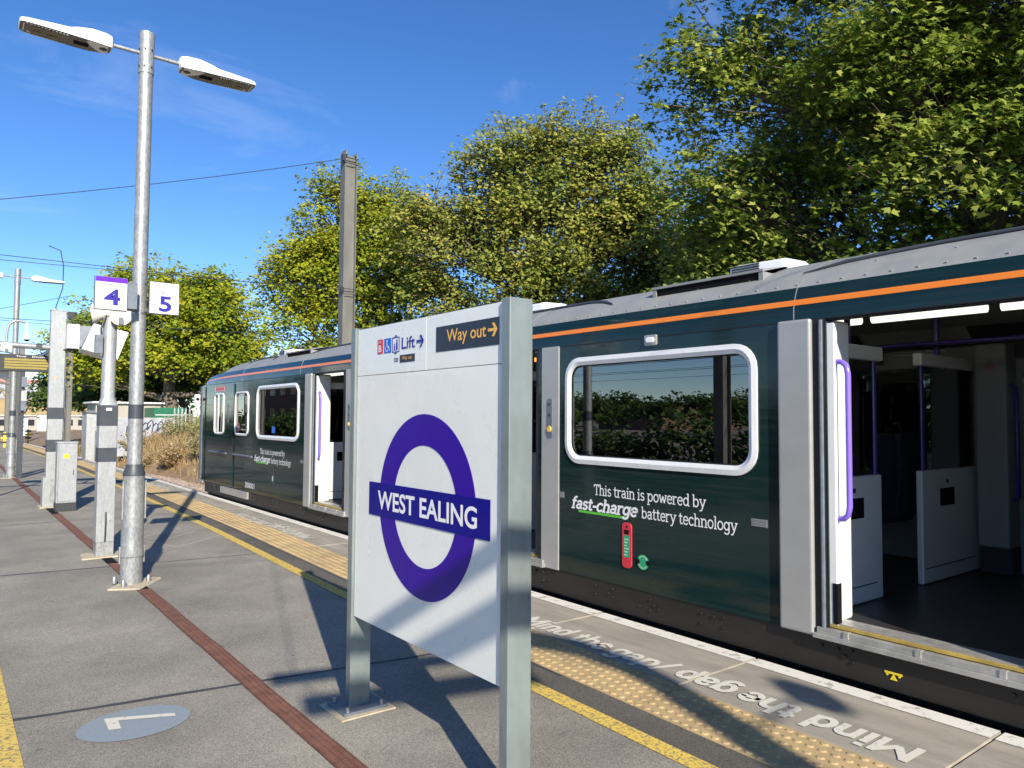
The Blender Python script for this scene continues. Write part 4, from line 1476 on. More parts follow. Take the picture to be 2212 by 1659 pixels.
# ================================================================== STATION NAME SIGN
sg = thing('station_name_sign', 'tall white station name sign with purple roundel on two grey posts', 'sign', (1.88, 3.06, 0))
SX = 1.836
fg = plane_fn((SX, 3.703, 0), (0, -1, 0), (0, 0, 1))
for u0 in (-0.142, 1.272):
    o = MB().prism([(u0, 0.012), (u0 + 0.055, 0.012), (u0 + 0.055, 2.094), (u0, 2.094)], fg, -0.105, 0.016).build('post', M['sign_post'], sg, bevel=0.004)
    uc = u0 + 0.0275
    MB().box(SX - 0.115, SX + 0.205, 3.703 - uc - 0.145, 3.703 - uc + 0.145, 0.0, 0.007).build('mortar_bed', M['mortar'], o)
    MB().box(SX - 0.085, SX + 0.175, 3.703 - uc - 0.11, 3.703 - uc + 0.11, 0.007, 0.022).build('base_plate', M['plate'], o, bevel=0.002)
    for dx in (-0.055, 0.145):
        for dy in (-0.085, 0.085):
            MB().tube([(SX + dx, 3.703 - uc + dy, 0.022), (SX + dx, 3.703 - uc + dy, 0.045)], 0.012, 6).build('bolt', M['steel'], o)
core = slab(fg, -0.086, 1.271, 0.506, 2.088, -0.055, -0.006).build('panel_core', M['band'], sg)
for a, b, c, d in ((-0.083, 1.268, 0.509, 1.8235), (-0.083, 0.6475, 1.8265, 2.083), (0.6505, 1.268, 1.8265, 2.083)):
    slab(fg, a, b, c, d, -0.006, 0.0).build('sign_panel', M['sign_white'], sg, bevel=0.001, bseg=1)
UC, ZC, RO, RI = 0.640, 1.176, 0.440, 0.290
n = 96
ro = [(UC + RO * math.cos(2 * math.pi * k / n), ZC + RO * math.sin(2 * math.pi * k / n)) for k in range(n)]
ri = [(UC + RI * math.cos(2 * math.pi * k / n), ZC + RI * math.sin(2 * math.pi * k / n)) for k in range(n)]
MB().loft([[fg(*p, 0.0005) for p in ro], [fg(*p, 0.0022) for p in ro], [fg(*p, 0.0022) for p in ri], [fg(*p, 0.0005) for p in ri]], caps=False).build('roundel_ring', M['purple'], sg)
slab(fg, 0.086, 1.182, 1.085, 1.257, 0.0005, 0.0045).build('name_bar', M['navy'], sg)
text_part('station_name', 'WEST EALING', fg, 0.187, 1.122, 0.905, 0.096, M['letter_white'], sg, bold=0.022, lift=0.0062)
slab(fg, 0.739, 1.235, 1.906, 2.023, 0.0005, 0.002).build('way_out_plate', M['charcoal'], sg)
text_part('way_out_lettering', 'Way out', fg, 0.833, 1.928, 0.312, 0.075, M['amber'], sg, bold=0.012, lift=0.0036)


def arrow(u, z, w_, h_, m, t=0.0036):
    q = MB()
    q.prism([(u, z - h_ * .11), (u + w_ * .9, z - h_ * .11), (u + w_ * .9, z + h_ * .11), (u, z + h_ * .11)], fg, t - 0.001, t)
    for s_ in (-1, 1):
        q.prism([(u + w_ * .42, z + s_ * h_ * .5), (u + w_ * .66, z + s_ * h_ * .5), (u + w_, z + s_ * 0.0), (u + w_ * .76, z)][::s_], fg, t - 0.0004, t + 0.0004)
    return q.build('arrow', m, sg)


arrow(1.157, 1.972, 0.068, 0.058, M['amber'])
arrow(0.562, 1.971, 0.068, 0.058, M['letter_blue'])
slab(fg, 0.152, 0.212, 1.934, 2.010, 0.0005, 0.002).build('lift_letter_plate', M['redv'], sg)
text_part('lift_letter', 'B', fg, 0.166, 1.943, 0.033, 0.036, M['letter_white'], sg, bold=0.02, lift=0.0036)
text_part('lift_letter', 'Lift', fg, 0.166, 1.990, 0.030, 0.012, M['letter_white'], sg, lift=0.0036)
slab(fg, 0.225, 0.300, 1.934, 2.010, 0.0005, 0.002).build('wheelchair_plate', M['bluev'], sg)
q = MB()
wc = (0.258, 1.957)
q.loft([[fg(wc[0] + r_ * math.cos(a), wc[1] + r_ * math.sin(a), 0.0036) for r_ in (0.017, 0.0125)] for a in np.arange(R(150), R(400), R(15))], caps=False) if False else None
arcp = [R(a) for a in range(130, 391, 20)]
q.add([fg(wc[0] + r_ * math.cos(a), wc[1] + r_ * math.sin(a), 0.0036) for a in arcp for r_ in (0.017, 0.0125)], [(2 * i, 2 * i + 1, 2 * i + 3, 2 * i + 2) for i in range(len(arcp) - 1)])
q.add([fg(x, z, 0.0036) for x, z in ((0.255, 1.963), (0.262, 1.963), (0.262, 1.988), (0.255, 1.988))], [(0, 1, 2, 3)])
q.add([fg(x, z, 0.0036) for x, z in ((0.255, 1.963), (0.275, 1.963), (0.284, 1.945), (0.288, 1.947), (0.279, 1.969), (0.255, 1.969))], [(0, 1, 2, 3, 4, 5)])
q.add([fg(0.258 + 0.006 * math.cos(k), 1.995 + 0.006 * math.sin(k), 0.0036) for k in np.arange(0, 6.2, .6)], [tuple(range(11))])
q.build('wheelchair_symbol', M['letter_white'], sg)
q = MB()
for a, b, c, d in ((0.312, 0.386, 1.932, 1.936), (0.312, 0.386, 2.006, 2.010), (0.312, 0.316, 1.936, 2.006), (0.382, 0.386, 1.936, 2.006)):
    slab(fg, a, b, c, d, 0.0005, 0.002, q)
q.prism([(0.335, 2.013), (0.363, 2.013), (0.349, 2.022)], fg, 0.0005, 0.002)
q.prism([(0.335, 1.929), (0.349, 1.920), (0.363, 1.929)], fg, 0.0005, 0.002)
for ux, zz, s_ in ((0.36, 1.942, 1.0), (0.336, 1.942, 0.62)):
    q.prism([(ux + 0.006 * s_ * math.cos(k), zz + 0.049 * s_ + 0.006 * s_ * math.sin(k)) for k in np.arange(0, 6.2, .6)], fg, 0.0005, 0.002)
    slab(fg, ux - 0.007 * s_, ux + 0.007 * s_, zz, zz + 0.041 * s_, 0.0005, 0.002, q)
q.build('lift_symbol', M['letter_blue'], sg)
text_part('lift_lettering', 'Lift', fg, 0.411, 1.943, 0.133, 0.060, M['letter_blue'], sg, bold=0.012)
text_part('to_lettering', 'to', fg, 0.334, 1.882, 0.043, 0.024, M['letter_blue'], sg, bold=0.01)
slab(fg, 0.394, 0.542, 1.876, 1.914, 0.0005, 0.002).build('small_way_out_plate', M['charcoal'], sg)
text_part('way_out_lettering', 'Way out', fg, 0.418, 1.884, 0.100, 0.023, M['amber'], sg, bold=0.008, lift=0.0036)


# ================================================================== LAMP POSTS
def lamp_post(label, x, y, group):
    t = thing('lamp_post', label, 'lamp post', (x, y, 0), group)
    lo = MB()
    lo.lathe(x, y, [(0.098, 0.0), (0.097, 0.27)], 28)
    lo.build('base_sleeve', M['galv'], t, smooth=40)
    MB().lathe(x, y, [(0.1, 0.262), (0.107, 0.27), (0.107, 0.30), (0.098, 0.36), (0.095, 1.028)], 28).build('lower_column', M['galv'], t, smooth=40)
    MB().lathe(x, y, [(0.098, 1.028), (0.098, 1.045), (0.071, 1.128), (0.068, 1.135)], 28).build('taper_collar', M['band'], t, smooth=30)
    MB().lathe(x, y, [(0.066, 1.13), (0.064, 4.95)], 28).build('shaft', M['galv'], t, smooth=40)
    MB().lathe(x, y, [(0.0668, 1.57), (0.0668, 1.705)], 28, caps=False).build('grey_band', M['band'], t, smooth=40)
    MB().lathe(x, y, [(0.070, 4.94), (0.070, 5.35), (0.066, 5.352), (0.0, 5.353)], 28, caps=False).build('top_sleeve', M['galv'], t, smooth=40)
    for a in (200, 250, 300):
        for z in (5.0, 5.17):
            c = Vector((x + 0.07 * math.cos(R(a)), y + 0.07 * math.sin(R(a)), z))
            d = Vector((math.cos(R(a)), math.sin(R(a)), 0))
            MB().tube([c - d * .005, c + d * .008], 0.009, 6).build('grub_screw', M['dark'], t)
    for z in (2.57, 2.86):
        MB().lathe(x, y, [(0.0675, z), (0.0675, z + 0.02)], 28, caps=False).build('strap', M['steel'], t)
    pad = MB().add([(x - 0.23, y - 0.17, 0.0), (x + 0.02, y - 0.31, 0), (x + 0.30, y + 0.12, 0), (x + 0.05, y + 0.27, 0), (x - 0.22, y - 0.16, 0.012), (x + 0.02, y - 0.29, 0.012), (x + 0.28, y + 0.12, 0.012), (x + 0.05, y + 0.25, 0.012)],
                   [(4, 5, 6, 7), (0, 1, 5, 4), (1, 2, 6, 5), (2, 3, 7, 6), (3, 0, 4, 7)]).build('mortar_pad', M['mortar'], t)
    for dx, dy in ((-0.13, 0.06), (-0.09, -0.15), (0.15, -0.02), (0.05, 0.14)):
        b = MB().tube([(x + dx, y + dy, 0.01), (x + dx, y + dy, 0.045), (x + dx, y + dy, 0.075)], [0.022, 0.022, 0.013], 8)
        b.build('anchor_bolt', M['steel'], t, smooth=40)
    # access door and hinge ears
    for s_ in (-1, 1):
        MB().box(x + s_ * 0.098, x + s_ * 0.112, y - 0.02, y + 0.02, 0.20, 0.36).build('hinge_ear', M['galv'], t, bevel=0.005)
        MB().tube([(x + s_ * 0.098, y - .045, 0.62), (x + s_ * 0.098, y - .045, 0.98)], 0.008, 6).build('door_rib', M['galv'], t)
    # arms and heads along X
    zc = 5.14
    for s_ in (-1, 1):
        MB().tube([(x + s_ * 0.06, y, zc), (x + s_ * 0.36, y, zc)], 0.019, 12).build('arm', M['galv'], t, smooth=50)
        h = []
        for dx, hw, zt, zb in ((0.30, .050, .050, -.035), (0.31, .072, .064, -.055), (0.36, .098, .074, -.063), (0.48, .118, .072, -.065), (0.60, .125, .045, -.064), (0.66, .126, .022, -.062), (0.98, .124, .002, -.054), (1.025, .112, -.002, -.051), (1.045, .085, -.008, -.048)):
            h.append([(x + s_ * dx, y + s_ * a * hw, zc + z) for a, z in ((-1, zb), (-1, zb + (zt - zb) * .55), (-.8, zt * .92 + zb * .08), (-.4, zt), (.4, zt), (.8, zt * .92 + zb * .08), (1, zb + (zt - zb) * .55), (1, zb))])
        hd = MB().loft(h).build('lamp_head', M['lampwhite'], t, smooth=35)
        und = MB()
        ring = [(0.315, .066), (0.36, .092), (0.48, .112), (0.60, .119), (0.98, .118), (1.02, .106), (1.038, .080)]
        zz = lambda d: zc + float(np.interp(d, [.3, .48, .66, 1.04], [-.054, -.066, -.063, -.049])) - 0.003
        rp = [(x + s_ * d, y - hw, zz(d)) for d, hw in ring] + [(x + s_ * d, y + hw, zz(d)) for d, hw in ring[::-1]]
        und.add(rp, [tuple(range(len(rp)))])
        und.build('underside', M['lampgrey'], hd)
        MB().box(x + s_ * 0.50, x + s_ * 0.62, y - 0.035, y + 0.035, zz(.56) - 0.004, zz(.56) - 0.001).build('recess', M['black'], hd)
        cp = MB()
        cp.add([(x + s_ * 0.375 + 0.035 * math.cos(k), y + 0.035 * math.sin(k), zz(.375) - 0.004) for k in np.arange(0, 6.2, .42)], [tuple(range(15))])
        cp.build('sensor_cap', M['dark'], hd)
        for dx in (0.78, 0.90):
            for dy in (-0.05, 0.05):
                MB().box(x + s_ * (dx - 0.035), x + s_ * (dx + 0.035), y + dy - 0.028, y + dy + 0.028, zz(dx) - 0.004, zz(dx) - 0.001).build('led_module', M['led'], hd)
        ln = MB()
        for k in range(12):
            dx = 0.68 + 0.028 * k
            for dy in (-0.104, 0.104):
                ln.box(x + s_ * dx - .008, x + s_ * dx + .008, y + dy - 0.007, y + dy + 0.007, zz(dx) - 0.006, zz(dx) - 0.002)
        for k in range(6):
            dy = -0.07 + 0.028 * k
            ln.box(x + s_ * 1.012 - .006, x + s_ * 1.012 + .006, y + dy - .008, y + dy + .008, zz(1.01) - 0.006, zz(1.01) - 0.002)
        ln.build('lens_row', M['lens'], hd)
    return t


lamp_post('galvanised twin-headed lamp post carrying the platform 4 and 5 signs', 1.49, 7.84, 'twin-headed platform lamp posts')
lamp_post('distant galvanised twin-headed lamp post at the left edge by the dark post', 1.47, 22.76, 'twin-headed platform lamp posts')


def number_sign(x0, x1, y, numeral, band, label, lampx):
    t = thing('platform_number_sign', label, 'sign', ((x0 + x1) / 2, y, 2.56), 'platform number signs')
    z0, z1 = 2.565, 2.872
    MB().box(x0, x1, y, y + 0.05, z0, z1).build('sign_box', M['plate'], t, bevel=0.004)
    f = plane_fn((x0, y, z0), (1, 0, 0), (0, 0, 1))
    w_ = x1 - x0
    slab(f, 0.006, w_ - 0.006, 0.006, 0.301, 0.0008, 0.003).build('sign_face', M['sign_white'], t)
    if band:
        slab(f, 0.006, w_ - 0.006, 0.256, 0.301, 0.0032, 0.0045).build('colour_band', M['violet'], t)
    dz = 0.0 if band else -0.022
    text_part('platform_lettering', 'Platform', f, w_ * .29, 0.215 + dz, w_ * .46, 0.031, M['charcoal'], t, lift=0.0045)
    text_part('numeral', numeral, f, w_ * (.28 if band else .32), 0.046 + dz * 1.0, w_ * (.50 if band else .42), 0.15, M['letter_blue'], t, bold=0.03, lift=0.0045)
    xa, xb = (x1, lampx - 0.06) if x1 < lampx else (lampx + 0.06, x0)
    MB().box(xa, xb, y + 0.015, y + 0.04, z0 + 0.03, z1 - 0.03).build('bracket_plate', M['plate'], t)
    MB().tube([((x0 + x1) / 2, y + 0.03, z0 + 0.04), (lampx, y + 0.23, z0 + 0.04)], 0.015, 6).build('clamp_arm', M['steel'], t)


number_sign(1.075, 1.345, 7.60, '4', True, 'platform 4 sign with a purple band across its top', 1.49)
number_sign(1.53, 1.795, 7.60, '5', False, 'plain white platform 5 sign to the right of the lamp post', 1.49)

# ================================================================== SQUARE CAMERA POST
X, Y = 1.53, 9.62
t = thing('speaker_post', 'square-based galvanised post with dark bands behind the lamp post', 'post', (X, Y, 0))
hw = 0.093
MB().box(X - hw, X + hw, Y - hw, Y + hw, 0.16, 1.72).build('square_column', M['galv_pale'], t, bevel=0.008)
MB().box(X - hw + .004, X + hw - .004, Y - hw + .004, Y + hw - .004, 0.0, 0.16).build('foot', M['galv'], t)
for a, b in ((1.48, 1.715), (1.07, 1.23)):
    MB().box(X - hw - .002, X + hw + .002, Y - hw - .002, Y + hw + .002, a, b).build('grey_band', M['band'], t)
sq_ring = lambda h, z, n=32: [(X + h * max(-1, min(1, 1.42 * math.cos(2 * math.pi * (k + .5) / n))), Y + h * max(-1, min(1, 1.42 * math.sin(2 * math.pi * (k + .5) / n))), z) for k in range(n)]
ci_ring = lambda r, z, n=32: [(X + r * math.cos(2 * math.pi * (k + .5) / n), Y + r * math.sin(2 * math.pi * (k + .5) / n), z) for k in range(n)]
MB().loft([sq_ring(hw, 1.72), ci_ring(0.074, 1.81), ci_ring(0.073, 2.73)]).build('round_column', M['galv_pale'], t, smooth=40)
MB().box(X - 0.03, X + 0.03, Y - hw - 0.004, Y - hw, 1.655, 1.685).build('label', M['letter_white'], t)
for dx in (-.045, .045):
    MB().tube([(X + dx, Y - hw - .006, 0.40), (X + dx, Y - hw, 0.40)], 0.009, 8).build('screw', M['steel'], t)
MB().tube([(X + 0.0, Y - hw - .004, 0.17), (X + .0, Y - hw - .012, 0.30), (X, Y - hw - .012, .40), (X, Y - hw - .002, .5)], 0.009, 6).build('hatch_handle', M['dark'], t)
MB().add([(X - .24, Y - .2, .0), (X + .22, Y - .2, 0), (X + .26, Y + .2, 0), (X - .2, Y + .2, 0), (X - .23, Y - .19, .012), (X + .21, Y - .19, .012), (X + .25, Y + .19, .012), (X - .19, Y + .19, .012)], [(4, 5, 6, 7), (0, 1, 5, 4), (1, 2, 6, 5), (2, 3, 7, 6), (3, 0, 4, 7)]).build('mortar_pad', M['mortar'], t)
MB().tube([(X - 0.09, Y - 0.06, 2.35), (X - 0.10, Y - 0.07, 2.6), (X - 0.05, Y - 0.06, 2.75)], 0.012, 8).build('cable', M['dark'], t)
MB().box(X - 0.16, X - 0.08, Y - 0.10, Y - 0.02, 2.30, 2.52).build('junction_box', M['plate'], t, bevel=0.005)


def horn(label, cx, cy, cz, dirv, r, L_):
    d = Vector(dirv).normalized()
    h = thing('horn_speaker', label, 'loudspeaker', (cx, cy, cz), 'horn loudspeakers on the posts')
    c = Vector((cx, cy, cz))
    MB().tube([c - d * L_, c - d * L_ * .65, c - d * L_ * .3, c, c - d * 0.012, c - d * L_ * .5], [r * .42, r * .45, r * .7, r, r * .92, r * .35], 20).build('horn', M['speaker'], h, smooth=60)
    MB().tube([c - d * L_ * .55, c - d * 0.02], [r * .2, r * .26], 12).build('throat', M['dark'], h)
    MB().box(cx - .02, cx + .02, cy - .02, cy + .02, cz - r * .9, cz - r * .3).build('bracket', M['plate'], h)


horn('cream horn loudspeaker under the platform 4 sign facing the camera', 1.61, 9.45, 2.76, (0.25, -1, -0.2), 0.13, 0.24)
horn('cream horn loudspeaker behind the platform 4 sign facing away', 1.38, 9.72, 2.78, (-0.9, 0.45, -0.1), 0.12, 0.22)

# ================================================================== DISPLAY GANTRY
X, Y = 1.60, 15.2
t = thing('display_post', 'broad flat galvanised post with two dark bands beside grey cabinet', 'post', (X, Y, 0))
MB().box(X - 0.115, X + 0.115, Y - 0.09, Y + 0.09, 0.5, 3.43).build('column', M['galv_pale'], t, bevel=0.006)
MB().box(X - 0.12, X + 0.12, Y - 0.095, Y + 0.095, 3.43, 3.45).build('cap', M['galv'], t)
for a, b in ((1.53, 1.73), (0.96, 1.17)):
    MB().box(X - 0.117, X + 0.117, Y - 0.092, Y + 0.092, a, b).build('grey_band', M['band'], t)
MB().box(X - 0.16, X + 0.06, Y - 0.14, Y + 0.14, 0.02, 0.52).build('base_box', M['galv_pale'], t, bevel=0.006)
MB().box(X - 0.05, X + 0.02, Y - 0.144, Y - 0.14, 0.08, 0.5).build('door_edge', M['galv'], t)
MB().box(X - .2, X + .2, Y - .2, Y + .2, 0, .02).build('mortar_pad', M['mortar'], t)
MB().box(X - 0.03, X - 0.005, Y - 0.0935, Y - 0.0905, 2.24, 2.275).build('yellow_sticker', M['yellow_tape'], t)
for z in (0.62, 1.35, 2.05, 3.1):
    for dx in (-0.085, 0.085):
        MB().tube([(X + dx, Y - 0.095, z), (X + dx, Y - 0.089, z)], 0.008, 8).build('screw', M['steel'], t)
MB().tube([(X + 0.128, Y - 0.05, 0.1), (X + 0.128, Y - 0.05, 2.7)], 0.012, 6).build('conduit', M['plate'], t)
arm = MB().tube([(X - 0.11, Y, 2.78), (-0.75, Y, 2.83)], 0.05, 16).build('cross_arm', M['galv'], t, smooth=50)
MB().tube([(1.28, Y, 2.7875), (1.37, Y, 2.7855)], 0.0515, 16).build('arm_band', M['band'], arm)
t = thing('departure_board', 'black departure board with dull yellow rows hung under the cross arm', 'display', (1.2, Y + 1.6, 2.44))
DY = Y + 1.5
MB().box(0.2, 1.86, DY, DY + 0.16, 2.42, 2.74).build('case', M['dark'], t, bevel=0.006)
fd = plane_fn((0.2, DY, 2.42), (1, 0, 0), (0, 0, 1))
for k in range(4):
    slab(fd, 0.72, 1.64 if k else 1.40, 0.045 + k * 0.052, 0.085 + k * 0.052, 0.001, 0.004).build('display_row', M['disp_yellow'], t)
text_part('header_lettering', 'Time    Destination', fd, 0.90, 0.268, 0.62, 0.032, M['letter_white'], t, lift=0.004)
for x in (0.5, 1.55):
    MB().box(x - 0.02, x + 0.02, Y - 0.0, DY + 0.1, 2.742, 2.80).build('hanger', M['plate'], t)
t = thing('display_case_or_bar', 'white display case tilted outward on the right of the flat post', 'display', (2.1, 15.0, 2.6))
MB().box(1.72, 1.90, 14.90, 15.22, 2.765, 3.19).build('side_box', M['lampwhite'], t, bevel=0.008)
c = MB()
c.add([(1.93, 14.85, 2.76), (2.10, 14.80, 3.22), (2.66, 14.80, 3.10), (2.50, 14.85, 2.60), (1.93, 15.25, 2.72), (2.10, 15.28, 3.18), (2.66, 15.28, 3.08), (2.50, 15.25, 2.56)],
      [(0, 1, 2, 3), (4, 7, 6, 5), (0, 4, 5, 1), (1, 5, 6, 2), (2, 6, 7, 3), (3, 7, 4, 0)])
c.build('tilted_case', M['lampwhite'], t, bevel=0.01)
MB().add([(1.90, 14.9, 2.80), (1.935, 14.88, 2.80), (2.09, 14.85, 3.17), (1.90, 14.9, 3.17), (1.90, 15.2, 2.80), (1.935, 15.2, 2.80), (2.09, 15.2, 3.17), (1.90, 15.2, 3.17)], [(0, 1, 2, 3), (4, 7, 6, 5), (0, 4, 5, 1), (2, 6, 7, 3)]).build('hinge_web', M['plate'], t)
MB().box(1.96, 2.35, 15.24, 15.27, 2.7, 3.0).build('screen', M['dark'], t)
MB().tube([(1.62, 15.16, 2.745), (1.90, 15.0, 2.745)], 0.018, 6).build('bracket', M['dark'], t)
t = thing('hook_camera', 'white dome camera hanging from a curved hook arm by distant lamp', 'camera', (0.9, Y, 2.83))
hk = [(0.86, Y, 2.84), (0.86, Y, 3.02), (0.88, Y, 3.13), (0.95, Y, 3.20), (1.03, Y, 3.21), (1.14, Y, 3.19)]
MB().tube(hk, 0.022, 10).build('hook_arm', M['galv'], t, smooth=60)
MB().tube([(1.14, Y, 3.20), (1.14, Y, 3.0), (1.145, Y, 2.97), (1.145, Y, 2.90)], [0.022, 0.024, 0.05, 0.055], 14).build('housing', M['lampwhite'], t, smooth=50)
MB().tube([(1.145, Y, 2.905), (1.145, Y, 2.88), (1.145, Y, 2.865)], [0.045, 0.04, 0.012], 14).build('dome', M['black'], t, smooth=60)
horn('small white horn loudspeaker at left edge under the hook camera', 0.85, 15.05, 2.74, (0.1, -1, -0.2), 0.085, 0.2)
t = thing('blank_sign', 'blank white sign board cut by the left edge of the photo', 'sign', (0.95, 17.0, 2.2))
MB().box(0.55, 1.02, 17.0, 17.05, 2.28, 2.62).build('board', M['white'], t, bevel=0.004)
MB().tube([(0.72, 17.07, 0), (0.72, 17.07, 2.75)], 0.03, 10).build('pole', M['dark'], t)

# equipment cabinet
X, Y = 1.71, 14.48
t = thing('equipment_cabinet', 'narrow grey steel cabinet on a black plinth', 'cabinet', (X, Y, 0))
MB().box(X - 0.145, X + 0.145, Y - 0.13, Y + 0.13, 0.14, 1.13).build('body', M['galv_pale'], t, bevel=0.006)
MB().box(X - 0.155, X + 0.155, Y - 0.14, Y + 0.14, 1.13, 1.155).build('lid', M['galv_pale'], t, bevel=0.005)
MB().box(X - 0.15, X + 0.15, Y - 0.135, Y + 0.135, 0.0, 0.14).build('plinth', M['dark'], t)
MB().box(X + 0.09, X + 0.10, Y - .136, Y - .13, 0.6, 0.68).build('lock', M['dark'], t)

for z in (0.28, 1.02):
    MB().tube([(X - 0.13, Y - 0.134, z), (X - 0.13, Y - 0.134, z + 0.07)], 0.008, 6).build('hinge', M['steel'], t)
MB().box(X - 0.125, X + 0.125, Y - 0.1325, Y - 0.13, 0.165, 0.170).build('door_seam', M['band'], t)
MB().box(X - 0.125, X - 0.121, Y - 0.1325, Y - 0.13, 0.17, 1.10).build('door_seam', M['band'], t)
MB().box(X - 0.05, X + 0.03, Y - 0.1335, Y - 0.13, 0.88, 0.95).build('warning_label', M['yellow_tape'], t)

# dark post beside the distant lamp
X, Y = 1.63, 22.5
t = thing('dark_post', 'dark flat post strapped with pale boxes beside the distant lamp post', 'post', (X, Y, 0))
MB().box(X - 0.06, X + 0.06, Y - 0.05, Y + 0.05, 0, 2.75).build('column', M['band'], t, bevel=0.005)
for z, w_ in ((2.3, .08), (1.95, .07), (1.7, .06)):
    MB().box(X - 0.02, X + 0.10, Y - 0.13, Y - 0.05, z, z + 0.26).build('box', M['plate'] if w_ != .07 else M['palisade'], t, bevel=0.006)

# a post and added unseen bars that throw the foreground shadows, behind the viewer
X, Y = 0.86, -5.15
t = thing('swan_neck_post', 'galvanised post with curved swan neck and dome camera behind the viewer', 'lamp post', (X, Y, 0))
pts = [(X, Y, 0), (X, Y, 4.5), (X - 0.005, Y, 4.8), (X - 0.05, Y, 5.0), (0.65, Y, 5.26), (0.37, Y, 5.49), (0.16, Y, 5.62)]
MB().tube(pts, [0.13, 0.12, 0.12, 0.12, 0.125, 0.125, 0.12], 14).build('pole', M['galv'], t, smooth=60)
MB().tube([(0.10, Y, 5.66), (0.06, Y, 5.5), (0.05, Y, 5.35), (0.05, Y, 5.22)], [0.1, 0.13, 0.18, 0.1], 14).build('dome', M['white'], t, smooth=60)
MB().tube([(X + 0.05, Y, 4.35), (1.55, Y, 4.42)], 0.02, 8).build('side_arm', M['galv'], t)
MB().tube([(1.58, Y, 4.54), (1.60, Y, 4.4), (1.62, Y, 4.28)], [0.07, 0.14, 0.08], 12).build('speaker', M['speaker'], t, smooth=60)
t = thing('shadow_bars', 'two added shadow-casting bars under a thin span cable behind the viewer', 'display', (-0.3, -3.3, 4.0))
bd = Vector((1, -0.28, 0)).normalized()
sdv = -sd                                # direction of the sunlight
ends = []
for (gxp, gyp, tt, th) in ((2.16, 4.36, 8.2, 0.058), (2.16, 3.85, 8.4, 0.080)):
    c = Vector((gxp, gyp, 0)) - sdv * tt
    MB().tube([c - bd * 0.54, c + bd * 0.85], th, 12).build('display_case_or_bar', M['galv'], t, smooth=60)  # unseen bar added only to cast a shadow band on the sign
    ends.append(c)
for k in (-0.4, 0.7):
    a, b = ends[0] + bd * k, ends[1] + bd * k
    MB().tube([b, a, a + Vector((0, 0, 2.2))], 0.006, 5).build('hanger', M['wire'], t)
a, b = ends[0] - bd * 9 + Vector((0, 0, 2.2)), ends[0] + bd * 9 + Vector((0, 0, 2.2))
MB().tube([a, b], 0.006, 5).build('span_cable', M['wire'], t)  # invented support for the added bars, too thin to cast a clear shadow

# ================================================================== OVERHEAD LINE
def h_mast(x, y, z0, z1, w_, d_, label, group='overhead line masts'):
    t = thing('overhead_line_mast', label, 'mast', (x, y, z0), group)
    MB().box(x - w_ / 2, x - w_ / 2 + 0.022, y - d_ / 2, y + d_ / 2, z0, z1).build('flange', M['mast'], t)
    MB().box(x + w_ / 2 - 0.022, x + w_ / 2, y - d_ / 2, y + d_ / 2, z0, z1).build('flange', M['mast'], t)
    MB().box(x - w_ / 2 + 0.022, x + w_ / 2 - 0.022, y - 0.05, y - 0.03, z0, z1).build('web', M['mast'], t)
    return t


m1 = h_mast(7.585, 16.3, -1, 7.85, 0.315, 0.25, 'tall brown H-section overhead mast rising behind the train')
for z in (7.63, 7.76):
    MB().box(7.40, 7.77, 16.155, 16.17, z, z + 0.02).build('clamp', M['dark'], m1)
MB().box(7.34, 7.42, 16.12, 16.2, 7.66, 7.82).build('wire_anchor', M['dark'], m1)
MB().add([(7.42, 16.17, 7.85), (7.46, 16.17, 7.97), (7.5, 16.17, 7.85), (7.42, 16.43, 7.85), (7.46, 16.43, 7.97), (7.5, 16.43, 7.85)], [(0, 1, 2), (3, 5, 4), (0, 3, 4, 1), (1, 4, 5, 2)]).build('cap_plate', M['mast'], m1)
MB().add([(7.70, 16.17, 7.85), (7.75, 16.17, 7.95), (7.76, 16.17, 7.85), (7.70, 16.43, 7.85), (7.75, 16.43, 7.95), (7.76, 16.43, 7.85)], [(0, 1, 2), (3, 5, 4), (0, 3, 4, 1), (1, 4, 5, 2)]).build('cap_plate', M['mast'], m1)
for z in (4.62, 4.50):
    MB().box(7.40, 7.77, 16.16, 16.172, z, z + 0.015).build('clamp', M['dark'], m1)
MB().box(7.36, 7.44, 16.14, 16.2, 4.55, 4.66).build('wire_anchor', M['dark'], m1)


def cable(pts, r, label, n=10, sag=0.0, group='overhead wires'):
    a, b = Vector(pts[0]), Vector(pts[1])
    pp = [a.lerp(b, k / n) - Vector((0, 0, sag * 4 * (k / n) * (1 - k / n))) for k in range(n + 1)]
    o = MB().tube(pp, r, 5).build('overhead_wire', M['wire'], smooth=80)
    return tag(o, label, 'wire', group)


cable([(7.36, 16.3, 7.74), (-6.2, 16.3, 3.72)], 0.008, 'long sloping span wire from the top of the brown mast to the left edge', sag=0.25)
cable([(-4, 40, 8.75), (16, 40, 8.85)], 0.017, 'far span wire passing behind the lamp post towards the trees', sag=0.04)
cable([(-4, 58, 8.0), (13, 58, 7.55)], 0.017, 'upper wire crossing the sky beside the flat post', sag=0.1)
cable([(-4, 58, 6.4), (5.6, 47, 8.2)], 0.015, 'thin wire slanting up to the flat post top', sag=0.05)
cable([(7.4, 16.2, 4.6), (-6.2, 16.2, 4.3)], 0.006, 'low span wire leaving the brown mast at half height', sag=0.05)
cable([(7.4, 16.2, 3.45), (-6.2, 16.2, 3.3)], 0.006, 'lowest span wire just above the train roof', sag=0.03)

